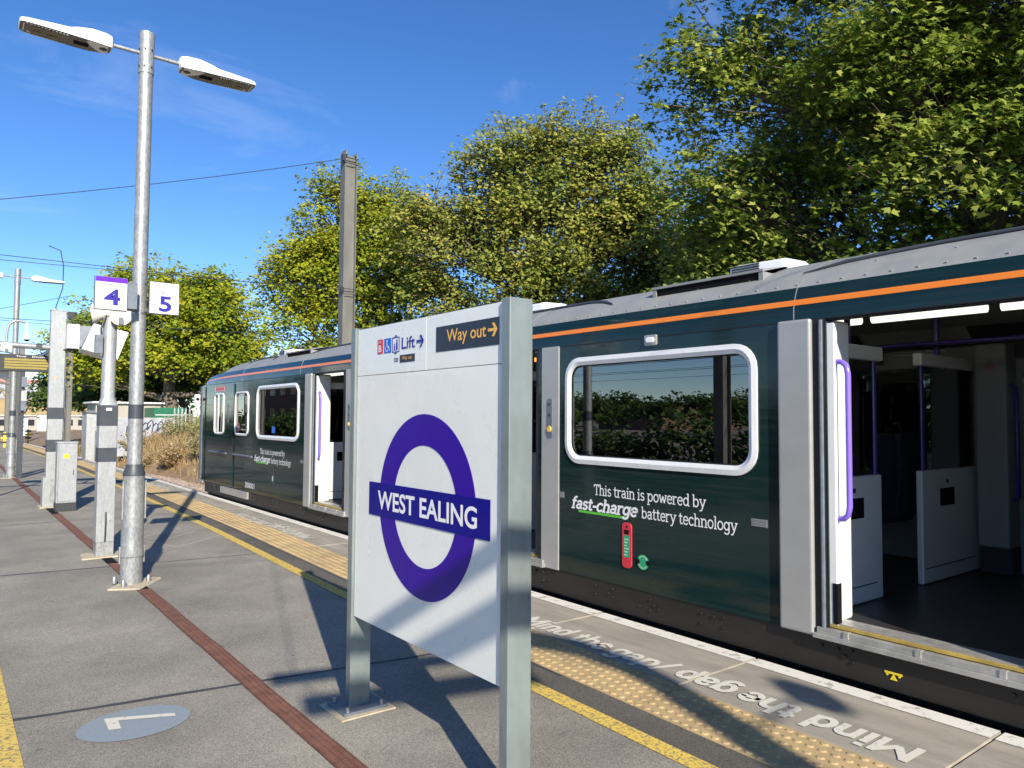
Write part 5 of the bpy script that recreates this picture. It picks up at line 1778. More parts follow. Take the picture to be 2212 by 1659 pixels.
m2 = h_mast(5.45, 46, -1, 6.9, 0.26, 0.22, 'slim grey overhead mast between flat post and weeds')
MB().box(5.25, 5.70, 45.85, 46.0, 6.75, 7.15).build('head_frame', M['dark'], m2)
loop = MB().tube([(4.3, 46, 10.6), (4.85, 46, 10.4), (5.0, 46, 9.6), (5.0, 46, 8.4), (4.7, 46, 7.3), (5.2, 46, 6.9)], 0.025, 6)
tag(loop.build('looping_cable', M['wire'], smooth=80), 'cable looping down from the span wire behind the flat post', 'cable', 'overhead wires')
for xx, yy, zt, lab in ((3.55, 50, 5.6, 'tan overhead mast under the departure board'), (4.6, 78, 6.6, 'far overhead mast with cantilever arms beyond the departure board'), (6.0, 96, 6.4, 'farthest overhead mast near the road bridge'), (4.25, 61, 5.2, 'short far mast right of the dark post')):
    mm_ = h_mast(xx, yy, -1, zt, 0.30, 0.25, lab)
    for z in (zt - .6, zt - 1.6):
        MB().tube([(xx - .1, yy, z), (xx - 2.4, yy, z + .35)], 0.045, 6).build('cantilever', M['mast'], mm_)
        MB().tube([(xx - .1, yy, z - .7), (xx - 2.4, yy, z + .35)], 0.04, 6).build('cantilever_strut', M['mast'], mm_)
    MB().tube([(xx - 2.1, yy, zt - .3), (xx - 2.1, yy, zt - 1.6)], 0.07, 6).build('insulator', M['insul'], mm_)
# other side of the island (mirrored in the carriage windows)
for xx, yy in ((-5.0, 10.3), (-5.0, 60.0), (-17.0, 33.0), (-17.0, 75.0), (-17, 110)):
    mm_ = h_mast(xx, yy, -1, 7.4, 0.30, 0.26, {10: 'overhead mast by the near main track reflected in the big window', 60: 'overhead mast by the near main track in the distance', 33: 'first overhead mast between the far main tracks', 75: 'second overhead mast between the far main tracks', 110: 'last overhead mast between the far main tracks'}[int(yy)])
    for s_ in (-1, 1):
        MB().tube([(xx, yy, 5.4), (xx + s_ * 2.4, yy, 6.1)], 0.05, 6).build('cantilever', M['mast'], mm_)
        MB().tube([(xx, yy, 4.4), (xx + s_ * 2.2, yy, 4.6)], 0.04, 6).build('cantilever', M['mast'], mm_)
        MB().tube([(xx + s_ * 1.7, yy, 5.9), (xx + s_ * 2.0, yy, 6.0)], 0.09, 8).build('insulator', M['insul'], mm_)
wn = ('nearest', 'second', 'third', 'farthest')
for i, xc in enumerate((-3.1, -6.6, -11.5, -15.0, -21.0, -26.0)):
    lab = 'catenary wires over the main track at x %d' % i
    w1 = MB()
    for z, sg_ in ((5.6, .5), (4.1, 0.0), (4.85, .25)):
        for k in range(5):
            a, b = Vector((xc, -30 + 40 * k, z)), Vector((xc, 10 + 40 * k, z))
            w1.tube([a.lerp(b, q_ / 6) - Vector((0, 0, sg_ * 4 * (q_ / 6) * (1 - q_ / 6))) for q_ in range(7)], 0.014, 4)
    tag(w1.build('catenary', M['wire']), ['wires over the track beside the far platform edge', 'wires over the second main track', 'wires over the third main track', 'wires over the fourth main track', 'wires over the goods track', 'wires over the outermost siding'][i], 'wire', 'overhead wires')

# ================================================================== TREES
LOB = np.array([(0, 1.0), (.24, .44), (.86, .5), (.46, -.08), (0, -.5), (-.46, -.08), (-.86, .5), (-.24, .44)])
KITE = np.array([(0, -0.5), (0.42, 0.05), (0, 0.62), (-0.42, 0.05)])


def leaves(name, pts, size, m, parent, shape, seed, up_bias=0.6, droop=0.25, outward=None):
    """one mesh of leaf-sized faces at pts"""
    rg = np.random.default_rng(seed)
    n = len(pts)
    nrm = rg.normal(size=(n, 3))
    nrm[:, 2] = np.abs(nrm[:, 2]) + up_bias
    nrm += np.array([sd.x, sd.y, sd.z]) * 0.9      # leaves turn their faces to the light
    if outward is not None:
        nrm += outward * 0.5
    nrm /= np.linalg.norm(nrm, axis=1)[:, None]
    tv = rg.normal(size=(n, 3))
    tv -= (tv * nrm).sum(1)[:, None] * nrm
    tv /= np.linalg.norm(tv, axis=1)[:, None]
    bv = np.cross(nrm, tv)
    s = size * rg.uniform(0.6, 1.25, n)
    k = len(shape)
    V = pts[:, None, :] + s[:, None, None] * (shape[None, :, 0, None] * tv[:, None, :] + shape[None, :, 1, None] * bv[:, None, :])
    cup = (np.abs(shape[:, 0]) ** 2)[None, :, None] * droop
    V -= cup * (s[:, None, None]) * nrm[:, None, :]
    V = V.reshape(-1, 3)
    me = bpy.data.meshes.new(name)
    me.vertices.add(n * k)
    me.vertices.foreach_set('co', V.astype(np.float32).ravel())
    me.loops.add(n * k)
    me.loops.foreach_set('vertex_index', np.arange(n * k, dtype=np.int32))
    me.polygons.add(n)
    me.polygons.foreach_set('loop_start', np.arange(0, n * k, k, dtype=np.int32))
    me.update(calc_edges=True)
    me.materials.append(m)
    o = bpy.data.objects.new(name, me)
    COL.objects.link(o)
    if parent is not None:
        attach(o, parent)
    return o


def tree(label, base, lobes, nclump, per, leaf, lm, bark, seed, trunk_r=0.25, shape=KITE, sig=0.42, name='tree', up=0.6, group='trees behind the train', fork=0.35, gap=0.0, twig_r=0.012):
    rg = np.random.default_rng(seed)
    t = thing(name, label, 'tree', base, group)
    B = np.array(base, float)
    L_ = np.array(lobes, float)
    top = np.array([L_[:, 0].mean() * .5 + B[0] * .5, L_[:, 1].mean() * .5 + B[1] * .5, (L_[:, 2] + L_[:, 5] * .5).max()])
    tr = MB()
    n = 9
    tp = [B + (top - B) * (k / n) + rg.normal(size=3) * np.array([.14, .14, 0]) * (0 < k < n) for k in range(n + 1)]
    tr.tube([tuple(p) for p in tp], [trunk_r * (1.25 if k == 0 else 1 - .85 * k / n) for k in range(n + 1)], 10)
    limbs = []
    for l in L_:
        c = l[:3]
        tz = max(B[2] + 1.2, min(top[2] * .85, c[2] - l[5] * 0.9 - abs(rg.normal()) * .4))
        f = (tz - B[2]) / (top[2] - B[2])
        s = B + (top - B) * f
        mid = (s + c) / 2 + np.array([0, 0, -.25]) + rg.normal(size=3) * .25
        end = c + np.array([0, 0, l[5] * .45])
        P = [s, (s + mid) / 2 + rg.normal(size=3) * .08, mid, (mid + c) / 2 + rg.normal(size=3) * .12, c, end]
        r0 = trunk_r * .5 * (1 - f * .5)
        tr.tube([tuple(p) for p in P], [r0, r0 * .85, r0 * .65, r0 * .5, r0 * .35, r0 * .12], 7)
        limbs.append(np.array(P))
    wgt = (L_[:, 3] * L_[:, 4] * L_[:, 5]) ** (0.72)
    wgt /= wgt.sum()
    cl = []
    tw = []
    for _ in range(nclump):
        i = rg.choice(len(L_), p=wgt)
        l = L_[i]
        d = rg.normal(size=3)
        d /= np.linalg.norm(d)
        if d[2] < -0.55:
            d[2] *= -0.5
        rad = 0.86 + rg.normal() * 0.20 if rg.random() > 0.12 else rg.uniform(1.05, 1.35)
        rad = max(0.3, rad)
        p = l[:3] + d * l[3:6] * rad
        if p[2] < B[2] + 0.6:
            continue
        cl.append((p, d, 0.45 if rad > 1.03 else 1.0))
        P = limbs[i]
        s = P[rg.integers(2, 6)]
        mid = (s + p) / 2 + rg.normal(size=3) * .15
        tw.append((s, mid, p))
    for s, mid, p in tw:
        q = p + (p - mid) * 0.25
        tr.tube([tuple(s), tuple(mid), tuple(p), tuple(q)], [twig_r * 2.2, twig_r * 1.4, twig_r * .8, twig_r * .4], 4, caps=False)
    tr.build('trunk', M[bark], t, smooth=60)
    pts, outw = [], []
    for (p, d, kk_), (s, mid, _) in zip(cl, tw):
        k = int(per * rg.uniform(0.55, 1.45) * (0.6 if kk_ < 1 else 1))
        sg_ = sig * rg.uniform(0.7, 1.35) * kk_
        q = np.clip(rg.normal(size=(k, 3)), -1.7, 1.7) * np.array([sg_, sg_, sg_ * 0.55])
        q[:, 2] -= 0.18 * (q[:, 0] ** 2 + q[:, 1] ** 2) / sg_
        pts.append(p + q)
        outw.append(np.repeat(d[None, :], k, 0))
        k2 = k // 6
        f = rg.uniform(0.3, 1, k2)[:, None]
        pts.append(mid + (p - mid) * f + rg.normal(size=(k2, 3)) * sg_ * .5)
        outw.append(np.repeat(d[None, :], k2, 0))
    pts = np.concatenate(pts)
    outw = np.concatenate(outw)
    leaves('crown', pts, leaf, M[lm], t, shape, seed + 50, up, outward=outw)
    return t


# near plane tree on the right, its crown running out of the frame
def lob(cx, cy, cz, rx, ry, rz):
    return (cx, cy, cz, rx, ry, rz)


tree('huge plane tree filling the upper right of the picture', (14.6, 5.3, 0.1),
     [lob(12.8, 9.0, 8.4, 1.8, 1.7, 1.9), lob(12.8, 8.9, 5.9, 1.7, 1.6, 1.6), lob(13.3, 6.5, 10.6, 2.0, 2.0, 2.0), lob(12.7, 5.7, 7.4, 1.8, 1.8, 1.6), lob(12.4, 4.3, 5.4, 1.6, 1.8, 1.4), lob(13.2, 3.9, 9.0, 2.0, 2.0, 1.9),
      lob(13.0, 2.1, 6.6, 1.8, 1.8, 1.7), lob(13.8, 1.5, 9.4, 2.2, 2.0, 2.2), lob(13.4, -0.1, 5.2, 1.8, 1.8, 1.6), lob(14.2, -0.7, 8.0, 2.0, 2.0, 2.0), lob(15.6, 5.4, 12.4, 2.6, 2.6, 2.0), lob(16.6, 2.3, 11.0, 2.4, 2.4, 2.4),
      lob(13.0, 9.3, 4.4, 1.6, 1.6, 1.3), lob(12.5, 1.5, 4.0, 1.3, 1.6, 1.0), lob(16.4, 7.1, 8.6, 2.4, 2.4, 2.4), lob(17.0, 3.9, 6.0, 2.0, 2.6, 2.2), lob(12.5, 5.9, 3.9, 1.2, 1.5, 0.9)],
     2400, 70, 0.082, 'leaf_a', 'bark', 11, 0.42, LOB, 0.30, 'plane_tree', twig_r=0.009)
tree('open crowned tree rising in the middle behind the name sign', (17.4, 20.6, -0.2),
     [lob(14.4, 23.6, 8.6, 1.6, 1.6, 1.8), lob(15.4, 22.6, 8.0, 2.0, 2.0, 2.3), lob(16.2, 21.6, 10.8, 1.7, 1.7, 1.9), lob(17.6, 20.4, 11.2, 1.6, 1.6, 1.8), lob(18.8, 19.0, 10.6, 1.8, 1.8, 1.9), lob(19.4, 18.0, 8.4, 1.8, 1.8, 2.1), lob(17.0, 20.4, 6.4, 2.3, 2.3, 1.8), lob(17.3, 20.2, 8.6, 2.2, 2.2, 1.9), lob(16.0, 21.4, 9.2, 1.6, 1.6, 1.6), lob(18.9, 18.6, 8.0, 1.9, 1.9, 1.7), lob(15.2, 22.8, 4.8, 1.8, 1.8, 1.5), lob(18.6, 18.8, 5.4, 1.9, 1.9, 1.6), lob(16.6, 20.8, 3.6, 2.0, 2.0, 1.2), lob(14.6, 23.6, 6.2, 1.4, 1.4, 1.4)],
     1800, 46, 0.14, 'leaf_c', 'bark', 12, 0.30, KITE, 0.40, 'maple_tree')
tree('yellow green tree standing behind the brown overhead mast', (13.4, 29.0, -0.2),
     [lob(12.2, 30.8, 7.6, 1.7, 1.7, 1.9), lob(15.8, 27.4, 9.2, 1.6, 1.6, 1.8), lob(14.0, 28.9, 8.6, 1.8, 1.8, 1.8), lob(12.8, 30.0, 8.0, 2.0, 2.0, 2.2), lob(13.2, 29.4, 10.8, 1.5, 1.5, 1.6), lob(14.8, 28.4, 10.2, 1.5, 1.5, 1.7), lob(12.4, 30.6, 5.8, 1.7, 1.7, 1.6), lob(14.2, 28.6, 6.4, 2.0, 2.0, 2.0), lob(13.6, 29.6, 4.0, 2.2, 2.2, 1.4), lob(15.6, 27.4, 7.2, 1.6, 1.6, 1.8), lob(12.4, 30.8, 3.4, 1.4, 1.4, 1.2), lob(15.6, 27.6, 4.6, 1.6, 1.6, 1.4)],
     1150, 48, 0.155, 'leaf_b', 'bark', 13, 0.26, KITE, 0.42, 'maple_tree')
tree('rounded yellow green tree left of the train cab', (10.4, 44.5, -0.3),
     [lob(9.8, 45.0, 7.6, 2.7, 2.7, 2.4), lob(7.9, 46.5, 6.2, 2.4, 2.4, 2.0), lob(11.9, 43.2, 7.0, 2.4, 2.4, 2.2), lob(10.0, 44.6, 5.0, 2.6, 2.6, 1.6), lob(7.0, 47.6, 4.2, 2.0, 2.0, 1.4), lob(12.6, 42.8, 4.6, 1.8, 1.8, 1.5), lob(8.6, 45.8, 9.0, 1.6, 1.6, 1.4), lob(12.9, 42.6, 5.6, 1.9, 1.9, 1.8), lob(6.2, 47.6, 5.4, 1.6, 1.6, 1.4), lob(11.9, 43.2, 8.7, 1.5, 1.5, 1.2)],
     900, 50, 0.20, 'leaf_b', 'bark', 14, 0.45, KITE, 0.55, 'maple_tree')
tree('darker tree behind the flat galvanised post', (8.6, 60, -0.5),
     [lob(8.0, 60, 5.2, 2.4, 2.4, 2.2), lob(9.6, 59, 6.6, 2.2, 2.2, 2.0), lob(7.0, 61.5, 3.0, 2.0, 2.0, 1.6), lob(10.4, 58, 4.0, 2.4, 2.4, 2.0)],
     420, 40, 0.24, 'leaf_d', 'bark', 15, 0.3, KITE, 0.5, 'dense_tree')
tree('dark tree between the middle tree and the plane tree', (24.5, 21.5, 0.0),
     [lob(24.0, 22.0, 6.0, 2.4, 2.4, 2.6), lob(22.2, 20.0, 4.5, 2.2, 2.2, 2.0), lob(25.5, 18.5, 6.6, 2.6, 2.6, 2.4), lob(24.0, 16.0, 4.4, 2.6, 2.6, 2.2), lob(21.0, 23.5, 4.6, 2.0, 2.0, 2.0), lob(26, 21, 8.2, 2, 2, 1.8), lob(22.5, 19.0, 7.0, 2.2, 2.2, 2.2), lob(23.5, 16.0, 7.2, 2.4, 2.4, 2.4), lob(22.0, 17.2, 4.0, 2.0, 2.0, 2.0)],
     1000, 46, 0.2, 'leaf_d', 'bark', 16, 0.3, KITE, 0.5, 'dense_tree')
tree('dark evergreen behind the plane tree low on the right', (21.0, 11.0, 0.0),
     [lob(20.0, 12.5, 5.0, 2.4, 2.4, 2.4), lob(20.5, 9.0, 4.6, 2.4, 2.4, 2.6), lob(20.5, 5.4, 4.8, 2.4, 2.4, 2.6), lob(21.0, 15.0, 4.2, 2.4, 2.4, 2.0), lob(22, 2.0, 5.0, 2.6, 2.6, 2.6), lob(20.5, 11.5, 8.4, 2.6, 2.6, 2.6), lob(20.6, 7.5, 9.0, 2.6, 2.6, 2.6), lob(21.0, 3.4, 9.0, 2.6, 2.6, 2.8), lob(21, 14.0, 7.4, 2.2, 2.2, 2.0), lob(22, -0.5, 7, 2.6, 2.6, 3)],
     1250, 46, 0.2, 'leaf_d', 'bark', 17, 0.28, KITE, 0.5, 'dense_tree')
tree('dark tree below the yellow green tree by the fence', (12.6, 50, -0.2),
     [lob(12.2, 50, 4.2, 2.6, 2.6, 2.0), lob(9.2, 54, 3.4, 2.4, 2.4, 1.8), lob(10.8, 52, 4.6, 2.2, 2.2, 2.0)],
     560, 40, 0.24, 'leaf_d', 'bark', 18, 0.32, KITE, 0.55, 'dense_tree')

# far trees, both beyond the bridge and across the main tracks (these show mirrored in the train)
for i, (x, y, r_, h_) in enumerate(((-62, 78, 5, 6.2), (-74, 66, 6, 7), (-84, 92, 6, 8), (-58, 110, 6, 7), (-96, 70, 7, 8), (-40, 60, 3.5, 5.4), (-70, 50, 6, 6.5), (-90, 44, 6, 7), (-66, 36, 5, 6))):
    h_ *= 0.78
    tree('tree across the main tracks, number of rows back %s' % ('one', 'two', 'three')[i % 3] if False else ['bushy tree across the main tracks', 'spreading tree across the main tracks', 'tall tree across the main tracks'][i % 3] + [' near the office block', ' by the brick flats', ' along the far boundary'][i // 3],
         (x, y, -1), [lob(x, y, h_ * .62, r_, r_, h_ * .36), lob(x + r_ * .6, y + r_ * .5, h_ * .45, r_ * .7, r_ * .7, h_ * .3), lob(x - r_ * .6, y - r_ * .4, h_ * .42, r_ * .7, r_ * .7, h_ * .3)],
         110, 30, 0.55, 'leaf_d', 'bark', 60 + i, 0.3, KITE, 0.9, 'far_tree', group='trees across the main tracks')

# ================================================================== BANK VEGETATION
rg = np.random.default_rng(5)


def blades(name, n, xr, yr, hr, m, seed, dens=None, wid=0.012, lean=0.5):
    rg = np.random.default_rng(seed)
    xs, ys_ = rg.uniform(*xr, n), rg.uniform(*yr, n)
    V, F = [], []
    for x, y in zip(xs, ys_):
        if dens and rg.random() > dens(x, y):
            continue
        z = bankz(x, y) - 0.02
        h = rg.uniform(*hr) * (0.55 + 0.9 * (0.5 + 0.5 * math.sin(1.7 * x + 0.9 * y) * math.cos(0.8 * y - x)))
        a = rg.uniform(0, 6.283)
        dx, dy = math.cos(a) * wid * (1 + y / 40), math.sin(a) * wid * (1 + y / 40)
        lx, ly = rg.normal() * lean * h * .5, rg.normal() * lean * h * .5
        b = len(V)
        V += [(x - dx, y - dy, z), (x + dx, y + dy, z), (x + lx * .4 + dx * .7, y + ly * .4 + dy * .7, z + h * .6), (x + lx * .4 - dx * .7, y + ly * .4 - dy * .7, z + h * .6), (x + lx, y + ly, z + h * (1 - 0.2 * abs(lx + ly)))]
        F += [(b, b + 1, b + 2, b + 3), (b + 3, b + 2, b + 4)]
    mb = MB()
    mb.v, mb.f = V, F
    return mb.build(name, m, kind='stuff')


tag(blades('dry_grass', 70000, (5.6, 12.0), (18, 58), (0.10, 0.5), M['straw'], 21, lambda x, y: max(0, min(1, (x - bank_toe(y) - .25) / 1.1)), 0.009), 'dry straw coloured grass covering the railway bank', 'grass')
tag(blades('near_dry_grass', 12000, (8.2, 12.5), (-6, 18), (0.2, 0.7), M['straw'], 22, None, 0.008), 'dry grass seen through the carriage windows', 'grass')


def bush(label, x, y, r_, h_, m, n, leaf, seed, name='weed_bush', group='scrubby weeds on the bank'):
    rg = np.random.default_rng(seed)
    z = bankz(x, y)
    t = thing(name, label, 'bush', (x, y, z), group)
    st = MB()
    pts = []
    for k in range(46):
        a = rg.uniform(0, 6.283)
        rr = r_ * math.sqrt(rg.random())
        hh = h_ * rg.uniform(.5, 1.05) * (1 - .45 * (rr / r_) ** 2)
        bx, by = x + rr * .55 * math.cos(a), y + rr * .55 * math.sin(a)
        ex, ey = x + rr * 1.05 * math.cos(a), y + rr * 1.05 * math.sin(a)
        st.tube([(bx, by, z - .05), ((bx + ex) / 2, (by + ey) / 2, z + hh * .55), (ex, ey, z + hh)], [0.012, 0.009, 0.004], 4, caps=False)
        kk = n // 46
        f = rg.uniform(0.1, 1.0, kk)
        p = np.stack([bx + (ex - bx) * f, by + (ey - by) * f, z + hh * f], 1) + rg.normal(size=(kk, 3)) * np.array([.1, .1, .06]) * (r_ ** .5)
        pts.append(p)
    st.build('stems', M['straw'], t)
    leaves('foliage', np.concatenate(pts), leaf, M[m], t, KITE, seed + 9, 0.2)


wk = {'weed': 'pale leafy weed clump ', 'straw': 'dry brown weed clump ', 'leaf_d': 'dark green bush ', 'leaf_c': 'olive green bramble '}
for i, (x, y, r_, h_, m_, lab) in enumerate([
        (8.9, 32.0, .9, 1.5, 'weed', 'just right of the lamp post'), (9.7, 34.5, 1.1, 1.6, 'weed', 'in front of the graffiti wall'), (9.0, 26.5, .9, 1.3, 'weed', 'against the cab front'),
        (9.7, 29.5, 1.1, 1.6, 'leaf_c', 'below the white palisade'), (10.1, 36.5, 1.0, 1.7, 'leaf_c', 'beside the green container'), (8.5, 28.6, .7, 1.0, 'straw', 'low on the bank near the cab'),
        (7.9, 40.5, .9, 1.1, 'straw', 'by the grey shed'), (7.5, 37.5, .8, 1.0, 'straw', 'left of the square post'), (6.5, 47, 1.0, 1.0, 'straw', 'behind the flat post'),
        (6.4, 53, 1.2, .9, 'straw', 'at the foot of the slim mast'), (8.6, 50, 1.4, 2.2, 'leaf_d', 'under the dark trees'), (7.2, 43.4, .8, 1.0, 'weed', 'in the gap before the shed'),
        (8.2, 34.8, .8, 1.1, 'straw', 'between the two posts'), (10.4, 31.6, 1.2, 1.8, 'weed', 'high on the bank beside the cab'), (9.2, 37.8, .9, 1.4, 'weed', 'under the graffiti'), (8.8, 30.4, .8, 1.2, 'straw', 'halfway up the bank'), (10.0, 26.8, 1.1, 1.7, 'weed', 'half hidden by the cab')]):
    bush(wk[m_] + lab, x, y, r_, h_, m_, 2600, 0.075, 100 + i)
hb = ['at the near end', 'opposite the near doorway', 'opposite the big window', 'opposite the middle doorway', 'opposite the second window', 'opposite the far doorway', 'near the brown mast', 'nearest the cab']
for i, y in enumerate((0.5, 3.4, 6.2, 9.0, 11.8, 14.6, 17.6, 21.0)):
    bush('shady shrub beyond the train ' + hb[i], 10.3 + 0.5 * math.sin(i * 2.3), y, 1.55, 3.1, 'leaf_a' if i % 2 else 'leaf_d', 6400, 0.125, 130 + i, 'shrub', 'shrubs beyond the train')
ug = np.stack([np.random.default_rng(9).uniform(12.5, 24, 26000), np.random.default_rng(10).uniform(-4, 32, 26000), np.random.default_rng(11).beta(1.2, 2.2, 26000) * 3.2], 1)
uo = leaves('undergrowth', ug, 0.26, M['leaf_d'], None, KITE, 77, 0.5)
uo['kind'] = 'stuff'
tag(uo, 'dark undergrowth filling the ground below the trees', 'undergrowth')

# ================================================================== FENCE, CONTAINER, SHED
FZ = 0.15
pal = thing('palisade_fence', 'pale steel palisade fence on the bank beside the cab', 'fence', (10.6, 38.5, FZ))
pm = MB().add([(-.034, -.006, 0), (.034, -.006, 0), (.034, .006, 0), (-.034, .006, 0), (-.034, -.006, 1.75), (.034, -.006, 1.75), (.034, .006, 1.75), (-.034, .006, 1.75), (0, 0, 1.9)],
              [(0, 1, 5, 4), (1, 2, 6, 5), (2, 3, 7, 6), (3, 0, 4, 7), (4, 5, 8), (5, 6, 8), (6, 7, 8), (7, 4, 8)])
po = pm.build('pale', M['palisade'], pal)
first = True
for k in range(48):
    x = 9.35 + 0.155 * k
    y = 39.9 - 0.62 * (x - 9.35)
    if first:
        po.location = (x, y, FZ)
        po.rotation_euler = (0, 0, R(-32))
        first = False
    else:
        inst(po, (x, y, FZ), R(-32), pal)
for z in (0.4, 1.5):
    MB().tube([(9.3, 39.98, FZ + z), (16.7, 35.4, FZ + z)], 0.03, 4).build('rail', M['palisade'], pal)
gw = thing('graffiti_wall', 'pale sheet wall with dark graffiti behind the weeds', 'wall', (8.2, 40.6, 0))
MB().box(6.9, 9.6, 40.5, 40.56, -0.4, 1.50).build('sheet', M['graffiti'], gw)
gf = plane_fn((6.9, 40.5, 0), (1, 0, 0), (0, 0, 1))
rq = random.Random(3)
for k in range(9):
    q = MB()
    cx, cz = 0.5 + k * 0.24, 1.0 + rq.uniform(-.15, .15)
    pp = [gf(cx + 0.14 * math.cos(a * rq.uniform(.8, 1.2)), cz + 0.26 * math.sin(a * 1.3), 0.01) for a in np.arange(0, 5.5, .7)]
    q.tube(pp, 0.028, 5)
    q.build('graffiti_stroke', M['grafline'], gw)
ct = thing('green_container', 'green steel container with a cream roof behind the weeds', 'container', (9.4, 42.3, 0))
MB().box(8.85, 10.35, 42.0, 44.4, 0.0, 2.02).build('body', M['container'], ct, bevel=0.02)
cb = MB()
for k in range(9):
    cb.box(8.93 + .16 * k, 8.99 + .16 * k, 41.975, 42.0, 0.1, 1.9)
cb.build('corrugation', M['container'], ct)
MB().box(8.9, 10.3, 41.96, 41.98, 1.62, 1.66).build('lettering_line', M['letter_white'], ct)
wc_ = thing('cream_building', 'long cream single storey building behind the green container', 'building', (9, 45, 0))
MB().box(6.6, 10.2, 45.0, 48, -0.3, 2.25).build('wall', M['cream'], wc_)
MB().box(6.4, 10.4, 44.8, 48.2, 2.25, 2.34).build('roof', M['white'], wc_)
MB().tube([(9.9, 44.9, 2.3), (9.9, 44.9, 2.9)], 0.05, 6).build('flue', M['white'], wc_)
sh = thing('grey_shed', 'small grey galvanised shed between the posts', 'shed', (6.7, 45.5, 0))
MB().box(6.05, 7.1, 44.0, 45.6, -0.9, 1.75).build('wall', M['palisade'], sh)
MB().add([(5.98, 43.9, 1.75), (7.18, 43.9, 1.62), (7.18, 45.7, 1.62), (5.98, 45.7, 1.75), (5.98, 43.9, 1.81), (7.18, 43.9, 1.68), (7.18, 45.7, 1.68), (5.98, 45.7, 1.81)], [(0, 3, 2, 1), (4, 5, 6, 7), (0, 1, 5, 4), (1, 2, 6, 5), (2, 3, 7, 6), (3, 0, 4, 7)]).build('roof', M['plate'], sh)
MB().box(6.45, 6.85, 43.97, 44.0, -0.8, 0.8).build('door', M['plate'], sh)
# small trackside marker post
t = thing('marker_post', 'short pale post standing on the ballast beside the platform edge', 'post', (5.0, 26.5, -1.02))
MB().box(4.95, 5.03, 26.46, 26.54, -1.02, 0.12).build('post', M['palisade'], t, bevel=0.01)
MB().box(4.92, 5.16, 26.44, 26.46, -0.08, 0.14).build('plate', M['palisade'], t)
for i, (x, y, lab) in enumerate(((5.2, 50.5, 'left of the slim mast'), (5.9, 51.0, 'right of the slim mast'))):
    t = thing('rusty_post', 'thin rusty brown post ' + lab, 'post', (x, y, -1), 'rusty trackside posts')
    MB().tube([(x, y, -1), (x, y, 1.7)], 0.045, 6).build('pole', M['rail'], t)
    MB().box(x - .07, x + .07, y - .02, y + .02, 1.5, 1.72).build('cap', M['rail'], t)
for i, (x, y, lab) in enumerate(((2.55, 44, 'far along the platform edge'), (4.15, 52, 'by the slim mast foot'))):
    t = thing('hazard_marker', 'black and yellow marker post ' + lab, 'post', (x, y, -.2), 'hazard marker posts')
    MB().box(x - .05, x + .05, y - .05, y + .05, -1, 0.75).build('post', M['yellow_tape'], t)
    for k in range(3):
        MB().box(x - .16, x + .16, y - .06, y - .05, 0.2 + .2 * k, 0.3 + .2 * k).build('stripe', M['yellow_tape' if k % 2 else 'dark'], t)

# ================================================================== FAR BACKGROUND
br = thing('road_bridge', 'far tan girder bridge with red railing at the left edge', 'bridge', (8, 130, -1))
MB().box(-10, 26, 128, 134, 1.55, 3.9).build('girder', M['bridge'], br)
MB().box(-10, 26, 127.9, 128, 3.9, 6.2).build('parapet', M['graffiti'], br)
MB().box(-10, 26, 127.8, 128, 6.2, 6.7).build('railing', M['pinkrail'], br)
for k in range(8):
    x = -8 + 4.4 * k
    MB().tube([(x, 127.7, 2.0), (x + 1.6, 127.7, 5.2)], 0.10, 5).build('truss_strut', M['bridge'], br)
    MB().tube([(x + 3.2, 127.7, 2.0), (x + 1.6, 127.7, 5.2)], 0.10, 5).build('truss_strut', M['bridge'], br)
for x in (-9, 2, 13, 24):
    MB().box(x - .6, x + .6, 128.5, 133.5, -1.02, 1.55).build('pier', M['brick'], br)
wb = thing('white_depot', 'long pale depot building under the far bridge', 'building', (9, 150, -1))
MB().box(-4, 24, 150, 160, -1.02, 1.2).build('wall', M['cream'], wb)
for k in range(14):
    MB().box(-3.5 + 1.9 * k, -2.4 + 1.9 * k, 149.9, 150, -0.2, 0.8).build('window', M['pane'], wb)
for i, (x, y, w_, h_) in enumerate(((10.5, 112, 1.2, 1.6), (7.8, 104, .9, 1.3), (9.3, 88, .8, 1.3))):
    t = thing('trackside_cabinet', ['wide', 'tall', 'near'][i] + ' white trackside cabinet in the far left distance', 'cabinet', (x, y, -1.02), 'trackside cabinets')
    MB().box(x - w_ / 2, x + w_ / 2, y, y + .6, -1.02, h_).build('body', M['white'], t)
    MB().box(x - w_ / 2 - .05, x + w_ / 2 + .05, y - .05, y + .65, h_, h_ + .08).build('lid', M['plate'], t)
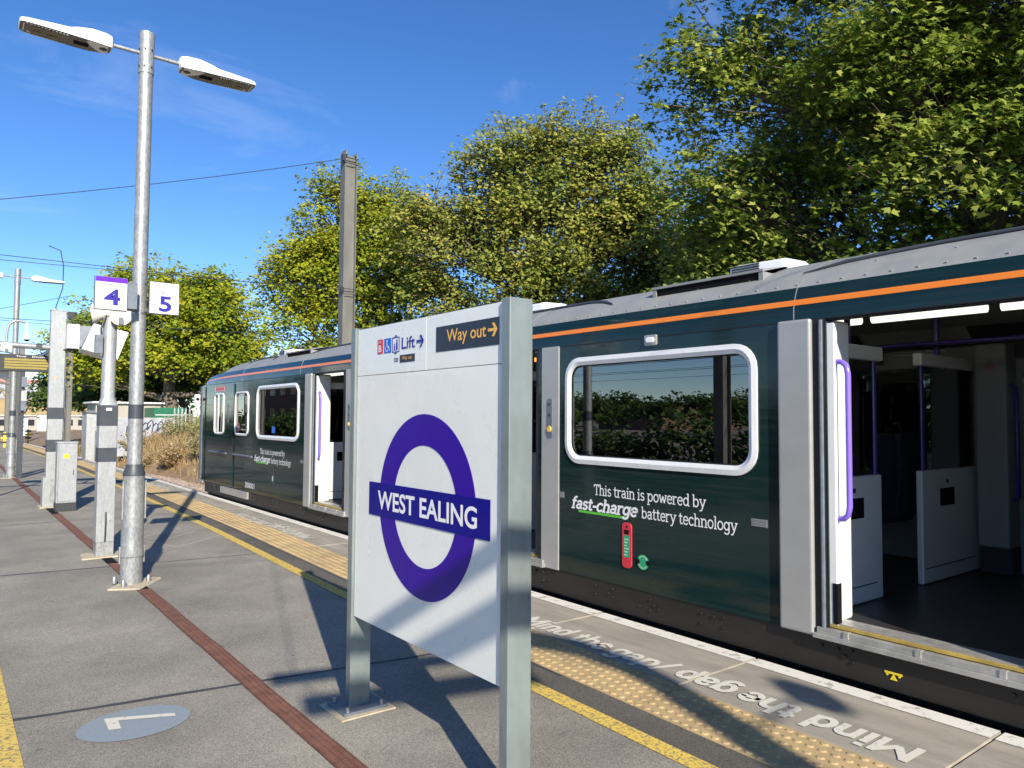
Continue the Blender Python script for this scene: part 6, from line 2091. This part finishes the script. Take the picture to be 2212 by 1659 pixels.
tree('distant tree beyond the bridge on the right', (24, 175, -1), [lob(22, 175, 4.5, 6, 4, 3.2), lob(30, 172, 5, 6, 4, 3.6), lob(38, 168, 5, 6, 4, 3.8)], 160, 26, 0.7, 'leaf_d', 'bark', 40, 0.4, KITE, 1.2, 'far_tree', group='distant trees')


hn = 36000
hr = np.random.default_rng(31)
hy = hr.uniform(-4, 150, hn)
hx = -20.5 + hr.normal(size=hn) * 0.9
hz = -1 + hr.beta(1.1, 1.3, hn) * (2.2 + 0.7 * np.sin(hy * .35) + 0.5 * np.sin(hy * 1.1) + 0.3 * np.sin(hy * 2.3))
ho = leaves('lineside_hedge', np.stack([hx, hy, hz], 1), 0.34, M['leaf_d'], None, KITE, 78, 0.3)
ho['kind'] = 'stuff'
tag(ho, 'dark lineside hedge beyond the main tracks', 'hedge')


def block(label, x0, x1, y0, y1, h_, wm, rows, cols, cone=False):
    t = thing('building', label, 'building', ((x0 + x1) / 2, (y0 + y1) / 2, -1), 'buildings across the main tracks')
    MB().box(x0, x1, y0, y1, -1.02, h_).build('wall', wm, t)
    MB().box(x0 - .4, x1 + .4, y0 - .4, y1 + .4, h_, h_ + .5).build('roof', M['slate'], t)
    for r_ in range(rows):
        z = 1.2 + r_ * 3.0
        for c in range(cols):
            y = y0 + (c + .25) * (y1 - y0) / cols
            MB().box(x1, x1 + .06, y, y + (y1 - y0) / cols * .5, z, z + 1.4).build('window', M['pane'], t)
    if cone:
        n = 12
        yc, xc = (y0 + y1) / 2, x1 - 6
        MB().loft([[(xc + 7 * math.cos(2 * math.pi * k / n), yc + 10 * math.sin(2 * math.pi * k / n), h_ + .5) for k in range(n)], [(xc + .8 * math.cos(2 * math.pi * k / n), yc + 1.0 * math.sin(2 * math.pi * k / n), h_ + 9) for k in range(n)]]).build('spire', M['slate'], t)


block('dark brick block with a pointed roof across the tracks', -44, -24, 66, 100, 5.4, M['brick'], 2, 10, True)
block('long brown brick flats far across the tracks', -150, -120, 112, 132, 5.0, M['brick'], 1, 8)
